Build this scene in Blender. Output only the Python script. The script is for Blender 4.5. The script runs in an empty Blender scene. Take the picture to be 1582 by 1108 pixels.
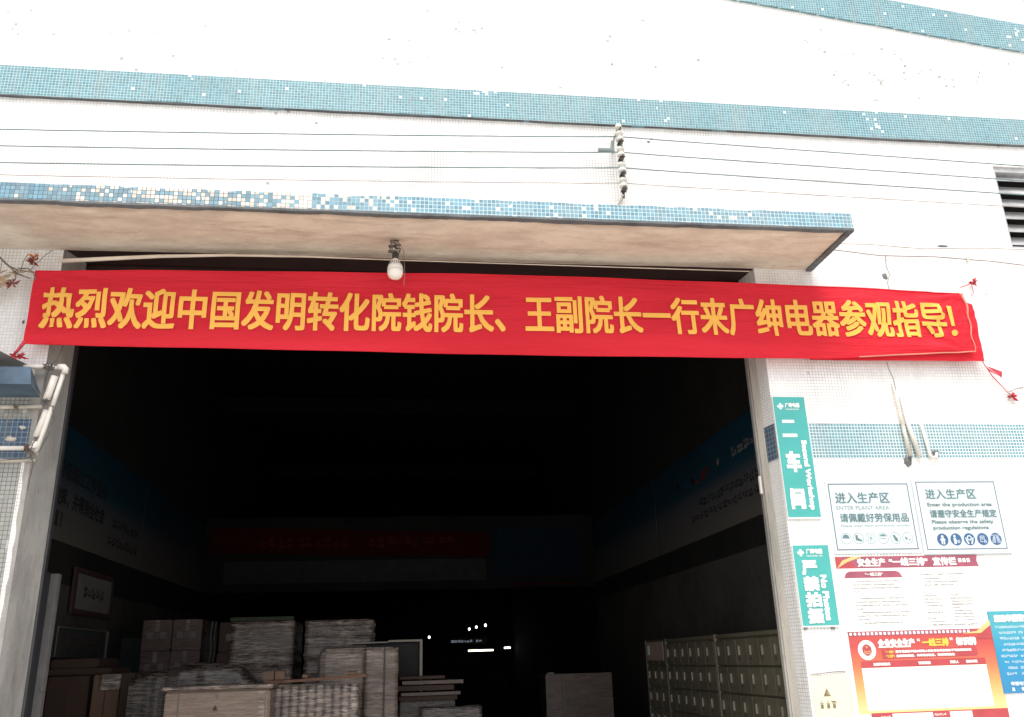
import bpy, bmesh, math, random
from mathutils import Matrix, Vector
random.seed(7)
sc = bpy.context.scene
COL = sc.collection
R = math.radians

# ---------------------------------------------------------------- camera
EYE = Vector((0.0, -6.2, 1.55))
pit, yaw, rol = R(19.164), R(7.737), R(-1.7288)
fwd = Vector((math.sin(yaw)*math.cos(pit), math.cos(yaw)*math.cos(pit), math.sin(pit)))
rgt = Vector((math.cos(yaw), -math.sin(yaw), 0))
upv = rgt.cross(fwd)
r_ = rgt*math.cos(rol) + upv*math.sin(rol)
u_ = -rgt*math.sin(rol) + upv*math.cos(rol)
cam = bpy.data.objects.new('camera', bpy.data.cameras.new('camera'))
COL.objects.link(cam)
cam.matrix_world = Matrix(((r_.x, u_.x, -fwd.x, EYE.x), (r_.y, u_.y, -fwd.y, EYE.y), (r_.z, u_.z, -fwd.z, EYE.z), (0, 0, 0, 1)))
cam.data.lens = 1340.07/1582*36
cam.data.clip_start = 0.05
cam.data.clip_end = 2000
sc.camera = cam

# ---------------------------------------------------------------- sky, sun, exposure
SUN_EL, SUN_AZ = 63, 196            # azimuth measured clockwise from +Y: the sun stands behind the camera
w = bpy.data.worlds.new('World'); sc.world = w; w.use_nodes = True
nt = w.node_tree
bg = nt.nodes['Background']
sky = nt.nodes.new('ShaderNodeTexSky'); sky.sky_type = 'NISHITA'; sky.sun_disc = False
sky.sun_elevation = R(SUN_EL); sky.sun_rotation = R(SUN_AZ)
sky.air_density = 1.0; sky.dust_density = 6.0; sky.ozone_density = 0.6
veil = nt.nodes.new('ShaderNodeMix'); veil.data_type = 'RGBA'; veil.inputs[0].default_value = 0.6   # bright hazy cloud veil over the blue
nt.links.new(sky.outputs[0], veil.inputs[6]); veil.inputs[7].default_value = (7.6, 7.7, 7.8, 1)
nt.links.new(veil.outputs[2], bg.inputs[0]); bg.inputs[1].default_value = 0.11
sun = bpy.data.objects.new('sun', bpy.data.lights.new('sun', 'SUN')); COL.objects.link(sun)
sun.data.energy = 1.9; sun.data.angle = R(40); sun.data.color = (1.0, 0.95, 0.88)
sun.rotation_euler = (R(90-SUN_EL), 0, R(180-SUN_AZ))
sc.view_settings.view_transform = 'Standard'; sc.view_settings.look = 'None'
sc.view_settings.gamma = 1.0; sc.view_settings.use_curve_mapping = False
sc.view_settings.exposure = 0.95
sc.render.engine = 'CYCLES'
sc.cycles.max_bounces = 6
sc.cycles.use_denoising = True

# ---------------------------------------------------------------- node helpers
class G:
    def __init__(s, name):
        m = bpy.data.materials.new(name); m.use_nodes = True
        s.m = m; s.t = m.node_tree; s.b = s.t.nodes['Principled BSDF']
        s.geo = None
    def L(s, a, b): s.t.links.new(a, b)
    def put(s, sock, v):
        if hasattr(v, 'is_output') or isinstance(v, bpy.types.NodeSocket): s.L(v, sock)
        elif isinstance(v, (tuple, list)):
            sock.default_value = (*v, 1) if len(v) == 3 and len(sock.default_value) == 4 else v
        else: sock.default_value = v
    def math(s, op, a, b=0.0, c=0.0):
        n = s.t.nodes.new('ShaderNodeMath'); n.operation = op
        for i, v in enumerate((a, b, c)): s.put(n.inputs[i], v)
        return n.outputs[0]
    def pos(s):
        if not s.geo:
            g = s.t.nodes.new('ShaderNodeNewGeometry'); x = s.t.nodes.new('ShaderNodeSeparateXYZ')
            s.L(g.outputs['Position'], x.inputs[0]); s.geo = (g.outputs['Position'], x.outputs)
        return s.geo
    def xyz(s, x, y, z):
        n = s.t.nodes.new('ShaderNodeCombineXYZ')
        for i, v in enumerate((x, y, z)): s.put(n.inputs[i], v)
        return n.outputs[0]
    def noise(s, scale, detail=3, vec=None, stretch=None, rough=0.55):
        v = vec or s.pos()[0]
        if stretch:
            n = s.t.nodes.new('ShaderNodeVectorMath'); n.operation = 'MULTIPLY'
            s.L(v, n.inputs[0]); n.inputs[1].default_value = stretch; v = n.outputs[0]
        n = s.t.nodes.new('ShaderNodeTexNoise'); n.inputs['Scale'].default_value = scale
        n.inputs['Detail'].default_value = detail; n.inputs['Roughness'].default_value = rough
        s.L(v, n.inputs['Vector']); return n.outputs['Fac']
    def white(s, vec):
        n = s.t.nodes.new('ShaderNodeTexWhiteNoise'); s.L(vec, n.inputs['Vector']); return n.outputs['Value'], n.outputs['Color']
    def ramp(s, f, stops):
        n = s.t.nodes.new('ShaderNodeValToRGB'); s.put(n.inputs[0], f)
        e = n.color_ramp.elements
        while len(e) < len(stops): e.new(0.5)
        for i, (p, c) in enumerate(stops):
            e[i].position = p; e[i].color = (*c, 1) if isinstance(c, tuple) else (c, c, c, 1)
        return n.outputs[0]
    def mix(s, f, a, b, mode='MIX'):
        n = s.t.nodes.new('ShaderNodeMix'); n.data_type = 'RGBA'; n.blend_type = mode
        s.put(n.inputs[0], f); s.put(n.inputs[6], a); s.put(n.inputs[7], b); return n.outputs[2]
    def bump(s, h, strength=0.3, dist=0.01):
        n = s.t.nodes.new('ShaderNodeBump'); n.inputs['Strength'].default_value = strength
        n.inputs['Distance'].default_value = dist; s.L(h, n.inputs['Height']); s.L(n.outputs[0], s.b.inputs['Normal'])
    def col(s, c): s.put(s.b.inputs['Base Color'], c)
    def rough(s, v): s.put(s.b.inputs['Roughness'], v)

def plain(name, c, rough=0.6, metal=0.0, var=0.12, scale=6, spec=None, bump=0.0, stretch=None, bscale=None):
    g = G(name)
    n = g.noise(scale, 4, stretch=stretch)
    lo = tuple(max(0, x*(1-var*1.6)) for x in c); hi = tuple(min(1, x*(1+var)) for x in c)
    g.col(g.ramp(n, [(0.3, lo), (0.7, hi)])); g.rough(rough); g.b.inputs['Metallic'].default_value = metal
    if spec is not None: g.b.inputs['Specular IOR Level'].default_value = spec
    if bump: g.bump(g.noise(bscale or scale*6, 4, stretch=stretch), bump, 0.01)
    return g.m

def mosaic(name, base, grout_lo, grout_hi, pitch, joint, alt=None, alt_amount=None, pit=None, spread=0.12, pit_col=(0.27, 0.265, 0.26), gscale=1.6, rough=0.3, gpos=(0.48, 0.72), gfac=None):
    """ceramic mosaic: tile cells in (x+y, z), pale joints, single tiles that differ, lost tiles"""
    g = G(name); P, X = g.pos()
    u = g.math('DIVIDE', g.math('ADD', X[0], X[1]), pitch); v = g.math('DIVIDE', X[2], pitch)
    fu = g.math('FRACT', g.math('ADD', u, 400.0)); fv = g.math('FRACT', v)
    j = joint/pitch/2
    du = g.math('MINIMUM', fu, g.math('SUBTRACT', 1.0, fu)); dv = g.math('MINIMUM', fv, g.math('SUBTRACT', 1.0, fv))
    d = g.math('MINIMUM', du, dv)
    gm = g.math('LESS_THAN', d, j)
    cell = g.xyz(g.math('FLOOR', u), g.math('FLOOR', v), 0.0)
    rv, rc = g.white(cell)
    cell2 = g.xyz(g.math('FLOOR', v), g.math('FLOOR', u), 7.0)
    rv2, _ = g.white(cell2)
    lo = tuple(x*(1-spread) for x in base); hi = tuple(min(.95, x*(1+spread)) for x in base)
    tile = g.ramp(rv, [(0.0, lo), (1.0, hi)])
    if alt:
        acol = g.mix(rv, alt[0], alt[1])
        tile = g.mix(g.math('LESS_THAN', rv2, alt_amount(g)), tile, acol)
    # broad grime
    grime = g.noise(0.9, 5)
    tile = g.mix(g.ramp(grime, [(0.42, 0.0), (0.75, 0.18)]), tile, (0.45, 0.43, 0.40))
    gn = g.noise(gscale, 3)
    gcol = g.mix(gfac(g) if gfac else g.ramp(gn, [(gpos[0], 0.0), (gpos[1], 1.0)]), grout_hi, grout_lo)
    c = g.mix(gm, tile, gcol)
    sk = g.noise(3.0, 4, stretch=(3.0, 3.0, 0.16))
    c = g.mix(g.ramp(sk, [(0.50, 0.0), (0.78, 0.30)]), c, (0.34, 0.33, 0.31))
    if pit:
        pm = g.math('LESS_THAN', rv, pit(g))
        c = g.mix(pm, c, g.mix(rv2, pit_col, tuple(min(1, x*1.9) for x in pit_col)))
    g.col(c)
    g.rough(g.math('ADD', g.math('MULTIPLY', gm, 0.5), rough))
    h = g.math('SUBTRACT', 1.0, gm)
    g.bump(g.math('ADD', h, g.math('MULTIPLY', rv, 0.35)), 0.35, 0.003)
    return g.m

def pit_upper(g):
    P, X = g.pos()
    n1 = g.noise(1.3, 3); n2 = g.noise(4.2, 3)
    a = g.math('MULTIPLY', g.ramp(n1, [(0.52, 0.0), (0.68, 1.0)]), g.ramp(n2, [(0.50, 0.0), (0.66, 1.0)]))
    up = g.ramp(g.math('DIVIDE', X[2], 10.0), [(0.55, 0.04), (0.63, 1.0)])
    return g.math('ADD', g.math('MULTIPLY', g.math('MULTIPLY', a, 0.22), up), 0.0003)
def alt_fascia(g):
    P, X = g.pos()
    n = g.ramp(g.noise(2.3, 3, stretch=(1, 1, 0.35)), [(0.40, 0.0), (0.60, 1.0)])
    # tile loss is worst on the middle left of the awning and stops towards the right
    t = g.ramp(g.math('DIVIDE', g.math('ADD', X[0], 4.0), 8.0), [(0.10, 0.03), (0.21, 0.07), (0.235, 0.46), (0.42, 0.50), (0.53, 0.15), (0.62, 0.06)])
    return g.math('MULTIPLY', g.math('MULTIPLY_ADD', n, 0.8, 0.45), t)
def alt_band(g):
    n = g.ramp(g.noise(2.0, 3), [(0.60, 0.0), (0.72, 1.0)])
    return g.math('MULTIPLY_ADD', n, 0.25, 0.006)

M = {}
M['white_tile'] = mosaic('white_mosaic', (0.82, 0.82, 0.81), (0.26, 0.25, 0.24), (0.62, 0.62, 0.61), 0.025, 0.0032, pit=pit_upper, spread=0.05)
M['pale_tile'] = mosaic('aged_shaded_mosaic', (0.31, 0.32, 0.30), (0.06, 0.06, 0.058), (0.13, 0.13, 0.125), 0.030, 0.004, pit=lambda g: 0.03, spread=0.10, gscale=3)
M['blue_tile'] = mosaic('blue_mosaic', (0.085, 0.225, 0.275), (0.30, 0.44, 0.47), (0.44, 0.58, 0.61), 0.025, 0.0035, alt=((0.75, 0.78, 0.78), (0.62, 0.72, 0.74)), alt_amount=alt_band, spread=0.22)
M['blue_tile_low'] = mosaic('blue_grid_mosaic', (0.105, 0.25, 0.30), (0.42, 0.56, 0.60), (0.66, 0.74, 0.76), 0.025, 0.006, spread=0.22)
M['blue_tile_shaded'] = mosaic('shaded_blue_mosaic', (0.032, 0.080, 0.150), (0.20, 0.26, 0.31), (0.30, 0.36, 0.40), 0.036, 0.0035, spread=0.25)  # stripe mosaic with shade put into a darker blue
M['blue_fascia'] = mosaic('worn_blue_mosaic', (0.13, 0.275, 0.36), (0.09, 0.11, 0.13), (0.52, 0.62, 0.64), 0.030, 0.0042, alt=((0.50, 0.47, 0.41), (0.74, 0.72, 0.66)), gfac=lambda g: g.math('MAXIMUM', 0.0, g.math('MINIMUM', 1.0, g.math('MULTIPLY_ADD', g.pos()[1][0], -0.75, 0.1))), alt_amount=alt_fascia, spread=0.25, gscale=1.1)

def concrete(name, c, c2, scale=2.5, stretch=None, rough=0.85, bump=0.25):
    g = G(name)
    n = g.noise(scale, 6, stretch=stretch, rough=0.62); n2 = g.noise(scale*7, 5, stretch=stretch)
    a = g.ramp(n, [(0.34, c2), (0.62, c)])
    a = g.mix(g.ramp(n2, [(0.55, 0.0), (0.80, 0.55)]), a, tuple(x*0.55 for x in c2))
    g.col(a); g.rough(rough); g.bump(g.noise(scale*9, 6), bump, 0.02)
    if c[0] < 0.07: g.b.inputs['Specular IOR Level'].default_value = 0.08
    return g.m
def soffit_mat():
    g = G('stained_soffit_plaster'); P, X = g.pos()
    n = g.noise(2.2, 7, stretch=(0.6, 1.2, 1), rough=0.7)
    a = g.ramp(n, [(0.34, (0.55, 0.46, 0.37)), (0.60, (0.77, 0.69, 0.58))])
    st = g.noise(3.5, 6, stretch=(0.42, 2.0, 1), rough=0.75)
    a = g.mix(g.ramp(st, [(0.52, 0.0), (0.68, 0.6)]), a, (0.40, 0.30, 0.23))
    # mildew along the outer edge where rain creeps in
    e = g.math('MULTIPLY_ADD', X[1], -1.0, g.math('MULTIPLY', g.noise(6, 4, stretch=(0.5, 1, 1)), 0.22))
    a = g.mix(g.ramp(e, [(0.60, 0.0), (0.72, 0.0), (0.80, 0.55)]), a, (0.30, 0.22, 0.16))
    sp = g.noise(22, 4); a = g.mix(g.ramp(sp, [(0.66, 0.0), (0.74, 0.5)]), a, (0.40, 0.30, 0.23))
    g.col(a); g.rough(0.9); g.bump(g.math('ADD', n, g.math('MULTIPLY', g.noise(30, 5), 0.3)), 0.5, 0.03)
    return g.m
M['soffit'] = soffit_mat()
M['jamb'] = concrete('rough_jamb_plaster', (0.36, 0.35, 0.33), (0.20, 0.19, 0.18), 5, (1, 1, 0.22))
M['drip'] = concrete('dark_cement_and_shadow', (0.14, 0.155, 0.165), (0.08, 0.088, 0.095), 5)
M['cement'] = concrete('cement_patch', (0.17, 0.19, 0.19), (0.10, 0.11, 0.11), 14)
M['apron'] = concrete('pale_concrete_ground', (0.55, 0.52, 0.48), (0.44, 0.42, 0.39), 0.6)
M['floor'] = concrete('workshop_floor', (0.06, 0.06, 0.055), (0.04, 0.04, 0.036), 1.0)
M['inner'] = concrete('darkened_interior_paint', (0.022, 0.0215, 0.021), (0.014, 0.014, 0.014), 1.2)  # dark of the unlit interior put into the paint colour
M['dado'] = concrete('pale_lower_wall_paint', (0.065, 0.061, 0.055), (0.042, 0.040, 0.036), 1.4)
M['jamb_pale'] = concrete('pale_jamb_plaster', (0.66, 0.63, 0.56), (0.46, 0.44, 0.40), 5, (1, 1, 0.22))
M['roofing'] = plain('dark_roof_sheet', (0.012, 0.012, 0.014), 0.9, spec=0.05)  # near-black: gloom of the upper interior put into the colour
M['steel'] = plain('dark_steel', (0.06, 0.06, 0.065), 0.5, 0.4)
M['shutter'] = plain('brown_shutter_steel', (0.045, 0.022, 0.02), 0.7, 0.1)
M['pvc'] = plain('white_pvc', (0.74, 0.71, 0.66), 0.4, var=0.08, scale=9)
M['pvc_dirty'] = plain('grubby_pvc', (0.60, 0.55, 0.47), 0.5, var=0.25, scale=9)
M['wire_teal'] = plain('weathered_wire', (0.13, 0.20, 0.21), 0.6)
M['wire_pale'] = plain('pale_thin_wire', (0.24, 0.20, 0.19), 0.6)
M['wire_dark'] = plain('black_cable', (0.03, 0.028, 0.027), 0.6)
M['porcelain'] = plain('cream_porcelain', (0.60, 0.59, 0.54), 0.2, var=0.06)
M['rust'] = plain('grey_rusty_iron', (0.13, 0.12, 0.11), 0.7, 0.3, var=0.4, scale=30)
M['iron_paint'] = plain('grey_green_iron', (0.14, 0.18, 0.18), 0.6)
M['bulb_body'] = plain('white_bulb_plastic', (0.72, 0.68, 0.62), 0.35, var=0.03)
M['bulb_glass'] = plain('frosted_bulb_dome', (0.80, 0.77, 0.72), 0.2, var=0.02)
M['teal'] = plain('turquoise_sign_face', (0.06, 0.37, 0.35), 0.3, var=0.04)
M['white_print'] = plain('white_print', (0.82, 0.84, 0.83), 0.5, var=0.02)
M['sign_white'] = plain('white_sign_plate', (0.58, 0.67, 0.71), 0.3, var=0.03)
M['ink_green'] = plain('faded_green_ink', (0.12, 0.21, 0.225), 0.6, var=0.15, scale=25)
M['ink_pale'] = plain('pale_grey_ink', (0.17, 0.23, 0.225), 0.6, var=0.1, scale=25)
M['ink_faint'] = plain('faint_ink', (0.20, 0.27, 0.265), 0.6, var=0.1, scale=25)
M['ink_line'] = plain('sign_border_ink', (0.10, 0.13, 0.155), 0.6, var=0.1)
M['ink_blue'] = plain('blue_pictogram_ink', (0.045, 0.11, 0.24), 0.5, var=0.1)
M['ink_grey'] = plain('poster_text_ink', (0.09, 0.09, 0.095), 0.7, var=0.15, scale=30)
M['paper'] = plain('poster_paper', (0.78, 0.78, 0.76), 0.5, var=0.02)
M['panel_cream'] = plain('poster_blank_panel', (0.80, 0.79, 0.70), 0.45, var=0.02)
M['poster_red'] = plain('poster_red_print', (0.42, 0.06, 0.07), 0.4, var=0.1)
M['poster_plum'] = plain('poster_plum_print', (0.33, 0.085, 0.13), 0.4, var=0.15)
M['poster_gold'] = plain('poster_gold_print', (0.75, 0.50, 0.20), 0.4, var=0.1)
M['poster_yellow'] = plain('poster_yellow_print', (0.80, 0.55, 0.08), 0.4, var=0.05)
M['poster_blue'] = None
M['olive_ink'] = plain('olive_brown_ink', (0.19, 0.165, 0.10), 0.6, var=0.1)
M['cream_board'] = plain('pale_yellow_board', (0.78, 0.73, 0.52), 0.5, var=0.05, scale=3)
M['banner_yellow'] = plain('banner_yellow_print', (0.84, 0.43, 0.065), 0.6, var=0.05, scale=4)
M['ribbon'] = plain('faded_red_ribbon', (0.58, 0.06, 0.085), 0.8, var=0.3, scale=20)
M['ribbon_old'] = plain('weathered_red_rag', (0.30, 0.075, 0.06), 0.9, var=0.4, scale=20)
M['ribbon_orange'] = plain('orange_rag', (0.62, 0.20, 0.06), 0.9, var=0.3, scale=20)
M['straw'] = plain('dried_leaf', (0.46, 0.33, 0.22), 0.9, var=0.3, scale=20)
M['twig'] = plain('grey_twig', (0.22, 0.18, 0.15), 0.9, var=0.3, scale=20)
M['hem'] = plain('pale_pink_hem', (0.60, 0.22, 0.17), 0.6, var=0.15)
M['canopy_blue'] = plain('weathered_blue_metal', (0.085, 0.135, 0.20), 0.4, 0.2, var=0.25, scale=5)
M['canopy_grey'] = plain('grey_roof_sheet', (0.36, 0.355, 0.35), 0.6, var=0.2)
M['lamp'] = None

def emit(name, c, s):
    g = G(name); g.b.inputs['Emission Color'].default_value = (*c, 1); g.b.inputs['Emission Strength'].default_value = s
    g.col(c); return g.m
M['lamp'] = emit('lit_lamp', (0.9, 0.95, 1.0), 3)
M['tube'] = emit('lit_tube', (1.0, 0.93, 0.75), 2.2)
M['screen'] = emit('dim_lit_letters', (0.7, 0.8, 1.0), 0.12)

def cloth():
    g = G('red_banner_cloth')
    n = g.noise(1.4, 4, stretch=(0.5, 1, 3))
    c = g.ramp(n, [(0.3, (0.64, 0.015, 0.030)), (0.7, (0.78, 0.026, 0.048))])
    g.col(c); g.rough(0.75); g.b.inputs['Specular IOR Level'].default_value = 0.3
    g.bump(g.math('ADD', g.noise(5, 5, stretch=(0.22, 1, 3.0)), g.math('MULTIPLY', g.noise(9, 4, stretch=(0.6, 1, 1.4)), 0.5)), 0.9, 0.03)
    tr = g.t.nodes.new('ShaderNodeBsdfTranslucent'); g.L(c, tr.inputs[0])
    mx = g.t.nodes.new('ShaderNodeMixShader'); mx.inputs[0].default_value = 0.22
    out = g.t.nodes['Material Output']
    g.L(g.b.outputs[0], mx.inputs[1]); g.L(tr.outputs[0], mx.inputs[2]); g.L(mx.outputs[0], out.inputs[0])
    return g.m
M['banner_red'] = cloth()

def printed_gradient(name, stops, z0, z1, xb=0.0, x0=0.0, x1=1.0):
    g = G(name); P, X = g.pos()
    f = g.math('DIVIDE', g.math('SUBTRACT', X[2], z0), z1-z0)
    if xb: f = g.math('ADD', f, g.math('MULTIPLY', g.math('DIVIDE', g.math('SUBTRACT', X[0], x0), x1-x0), xb))
    g.col(g.ramp(f, stops)); g.rough(0.4); return g.m
M['poster_orange'] = printed_gradient('orange_poster_print', [(0.0, (0.74, 0.58, 0.26)), (0.30, (0.70, 0.34, 0.12)), (0.55, (0.58, 0.16, 0.08)), (0.8, (0.48, 0.07, 0.065))], 1.13, 1.68)
M['poster_blue'] = printed_gradient('blue_poster_print', [(0.0, (0.03, 0.20, 0.42)), (0.5, (0.02, 0.26, 0.45)), (0.85, (0.06, 0.34, 0.42))], 1.22, 1.79)
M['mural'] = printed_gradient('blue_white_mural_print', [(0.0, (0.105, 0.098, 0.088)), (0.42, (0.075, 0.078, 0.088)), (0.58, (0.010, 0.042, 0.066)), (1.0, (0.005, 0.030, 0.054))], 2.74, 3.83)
M['mural_ink'] = plain('dark_mural_ink', (0.012, 0.014, 0.020), 0.7)
M['mural_light'] = plain('pale_mural_print', (0.13, 0.13, 0.125), 0.7)
M['dim_red'] = plain('dim_red_banner', (0.045, 0.005, 0.005), 0.8, spec=0.08)  # dimness of the workshop put into these banner and board colours
M['dim_red_text'] = plain('dim_banner_text', (0.085, 0.014, 0.010), 0.8, spec=0.08)
M['dim_blue'] = plain('dim_blue_board', (0.008, 0.020, 0.036), 0.7, spec=0.08)
M['dim_grey'] = plain('dim_grey_board', (0.038, 0.042, 0.044), 0.7, spec=0.08)

def card(name, c, film=0.0, bands=0.0):
    g = G(name); P, X = g.pos()
    n = g.noise(2.2, 4); base = g.ramp(n, [(0.3, tuple(x*0.75 for x in c)), (0.7, c)])
    flute = g.noise(60, 2, stretch=(1, 1, 0.05))
    base = g.mix(g.ramp(flute, [(0.4, 0.0), (0.7, 0.18)]), base, tuple(x*0.6 for x in c))
    if film:
        st = g.noise(5, 6, stretch=(1.3, 1.3, 13), rough=0.8)
        cr = g.noise(14, 5, stretch=(1.0, 1.0, 5), rough=0.8)
        big = g.noise(3.0, 3, stretch=(1, 1, 1.5))
        f = g.math('MULTIPLY', g.ramp(st, [(0.46, 0.0), (0.60, 1.0)]), film)
        f = g.math('MULTIPLY', f, g.ramp(big, [(0.35, 0.35), (0.62, 1.0)]))
        f2 = g.math('MULTIPLY', g.ramp(cr, [(0.55, 0.0), (0.72, 1.0)]), film)
        f = g.math('MAXIMUM', f, g.math('MULTIPLY', f2, 0.7))
        base = g.mix(f, base, (0.56, 0.465, 0.395))  # film glare put into the base colour as pale streaks
        g.rough(g.ramp(st, [(0.3, 0.18), (0.7, 0.42)])); g.b.inputs['Coat Weight'].default_value = 0.35; g.b.inputs['Coat Roughness'].default_value = 0.2
        g.bump(g.math('ADD', st, cr), 0.5, 0.012)
    else:
        g.rough(0.75); g.bump(flute, 0.1, 0.003)
    g.col(base); return g.m
M['card'] = card('brown_cardboard', (0.13, 0.078, 0.050))
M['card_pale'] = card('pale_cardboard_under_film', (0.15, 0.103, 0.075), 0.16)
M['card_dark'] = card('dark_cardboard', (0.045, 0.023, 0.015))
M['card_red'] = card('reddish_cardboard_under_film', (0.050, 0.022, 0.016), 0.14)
M['film_silver'] = card('silver_brown_stretch_film', (0.050, 0.031, 0.023), 0.85)
M['film_bright'] = card('bright_stretch_film', (0.10, 0.082, 0.075), 1.0)
M['film_brown'] = card('brown_stretch_film', (0.105, 0.075, 0.055), 0.5)
M['film_dark'] = card('dark_stretch_film', (0.014, 0.011, 0.010), 0.28)
M['plank'] = plain('orange_wood_plank', (0.11, 0.048, 0.024), 0.7, var=0.3, scale=12)
M['wood_dark'] = plain('dark_frame_wood', (0.04, 0.022, 0.018), 0.6)
M['locker'] = plain('olive_locker_paint', (0.095, 0.086, 0.060), 0.45, 0.1, var=0.15, scale=3)
M['locker_light'] = plain('locker_edge_paint', (0.16, 0.15, 0.12), 0.45, var=0.12)
M['handle'] = plain('worn_handle_metal', (0.32, 0.30, 0.26), 0.35, 0.5)
M['pink_sheet'] = plain('faded_pink_sheet', (0.26, 0.19, 0.16), 0.7)
M['label_grey'] = plain('grey_carton_label', (0.11, 0.10, 0.095), 0.6)
M['leaf_dark'] = plain('dark_door_leaf', (0.022, 0.022, 0.028), 0.5)
M['leaf_white'] = plain('scuffed_white_post', (0.15, 0.145, 0.145), 0.5, var=0.15)
M['alu'] = plain('pale_frame_metal', (0.16, 0.145, 0.12), 0.4, 0.3)
M['cab_teal'] = plain('dark_teal_cabinet', (0.02, 0.035, 0.035), 0.5)
M['green_strip'] = plain('green_card_strip', (0.025, 0.04, 0.014), 0.7)
M['louvre'] = plain('grey_louvre_blade', (0.52, 0.53, 0.54), 0.45, 0.2, var=0.3, scale=4)
M['louvre_dark'] = plain('dark_void', (0.012, 0.012, 0.013), 0.8)

# ---------------------------------------------------------------- mesh helpers
def woff(p):
    v = Vector((0, 0, 0))
    while p is not None: v += Vector(p.location); p = p.parent
    return v
def obj(name, bm, mat, parent=None, loc=None, smooth=False):
    """world-coordinate bmesh -> one mesh object (child of parent, or standing at loc)"""
    me = bpy.data.meshes.new(name)
    o = bpy.data.objects.new(name, me); COL.objects.link(o)
    off = woff(parent)
    if loc is not None:
        o.location = Vector(loc) - off
        off = Vector(loc)
    bmesh.ops.translate(bm, verts=bm.verts, vec=-off)
    bm.normal_update(); bm.to_mesh(me); bm.free()
    if parent: o.parent = parent
    for m in (mat if isinstance(mat, list) else [mat]): me.materials.append(m)
    if smooth:
        for p in me.polygons: p.use_smooth = True
    return o
def tag(o, label, cat, group=None, kind=None):
    if label: o['label'] = label
    if cat: o['category'] = cat
    if group: o['group'] = group
    if kind: o['kind'] = kind
    return o
def thing(name, label, cat, loc, group=None):
    o = bpy.data.objects.new(name, None); COL.objects.link(o); o.location = loc; o.empty_display_size = 0.1
    return tag(o, label, cat, group)
def B(): return bmesh.new()
def box(bm, x0, x1, y0, y1, z0, z1, bev=0.0):
    r = bmesh.ops.create_cube(bm, size=1)
    vs = r['verts']
    bmesh.ops.scale(bm, vec=(x1-x0, y1-y0, z1-z0), verts=vs)
    bmesh.ops.translate(bm, vec=((x0+x1)/2, (y0+y1)/2, (z0+z1)/2), verts=vs)
    if bev:
        es = list({e for v in vs for e in v.link_edges})
        bmesh.ops.bevel(bm, geom=es, offset=bev, segments=2, affect='EDGES')
    return bm
def bx(*a, **k): return box(B(), *a, **k)
def poly(bm, pts):
    return bm.faces.new([bm.verts.new(p) for p in pts])
def fan(bm, cx, cz, y, rx, rz, n=24, a0=0, a1=360):
    pts = [(cx+rx*math.cos(R(a0+(a1-a0)*i/n)), y, cz+rz*math.sin(R(a0+(a1-a0)*i/n))) for i in range(n if a1-a0 == 360 else n+1)]
    return poly(bm, list(reversed(pts)))
def ring(bm, cx, cz, y, r0, r1, n=28):
    a = [bm.verts.new((cx+r0*math.cos(2*math.pi*i/n), y, cz+r0*math.sin(2*math.pi*i/n))) for i in range(n)]
    b = [bm.verts.new((cx+r1*math.cos(2*math.pi*i/n), y, cz+r1*math.sin(2*math.pi*i/n))) for i in range(n)]
    for i in range(n): bm.faces.new((a[i], a[(i+1) % n], b[(i+1) % n], b[i]))
    return bm
def plate(bm, x0, x1, z0, z1, y): return poly(bm, [(x0, y, z0), (x1, y, z0), (x1, y, z1), (x0, y, z1)])
def tube(bm, pts, r, n=8):
    pts = [Vector(p) for p in pts]; rs = r if isinstance(r, (list, tuple)) else [r]*len(pts)
    rings = []
    for i, p in enumerate(pts):
        d = (pts[min(i+1, len(pts)-1)] - pts[max(i-1, 0)]).normalized()
        a = d.cross(Vector((0.13, 0.97, 0.21)));
        if a.length < 0.1: a = d.cross(Vector((1, 0, 0)))
        a.normalize(); b = d.cross(a)
        rings.append([bm.verts.new(p + (a*math.cos(2*math.pi*k/n) + b*math.sin(2*math.pi*k/n))*rs[i]) for k in range(n)])
    for i in range(len(rings)-1):
        for k in range(n): bm.faces.new((rings[i][k], rings[i][(k+1) % n], rings[i+1][(k+1) % n], rings[i+1][k]))
    bm.faces.new(list(reversed(rings[0]))); bm.faces.new(rings[-1])
    return bm
def tb(pts, r, n=8): return tube(B(), pts, r, n)
def lathe(bm, cx, cy, prof, n=24):
    rings = [[bm.verts.new((cx+r*math.cos(2*math.pi*k/n), cy+r*math.sin(2*math.pi*k/n), z)) for k in range(n)] for z, r in prof]
    for i in range(len(rings)-1):
        for k in range(n): bm.faces.new((rings[i][k], rings[i][(k+1) % n], rings[i+1][(k+1) % n], rings[i+1][k]))
    bm.faces.new(rings[0]); bm.faces.new(list(reversed(rings[-1])))
    bmesh.ops.recalc_face_normals(bm, faces=bm.faces[:])
    return bm
def arc(p, q, sag, n=14):
    p, q = Vector(p), Vector(q)
    return [p.lerp(q, i/n) - Vector((0, 0, sag*4*(i/n)*(1-i/n))) for i in range(n+1)]

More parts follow.
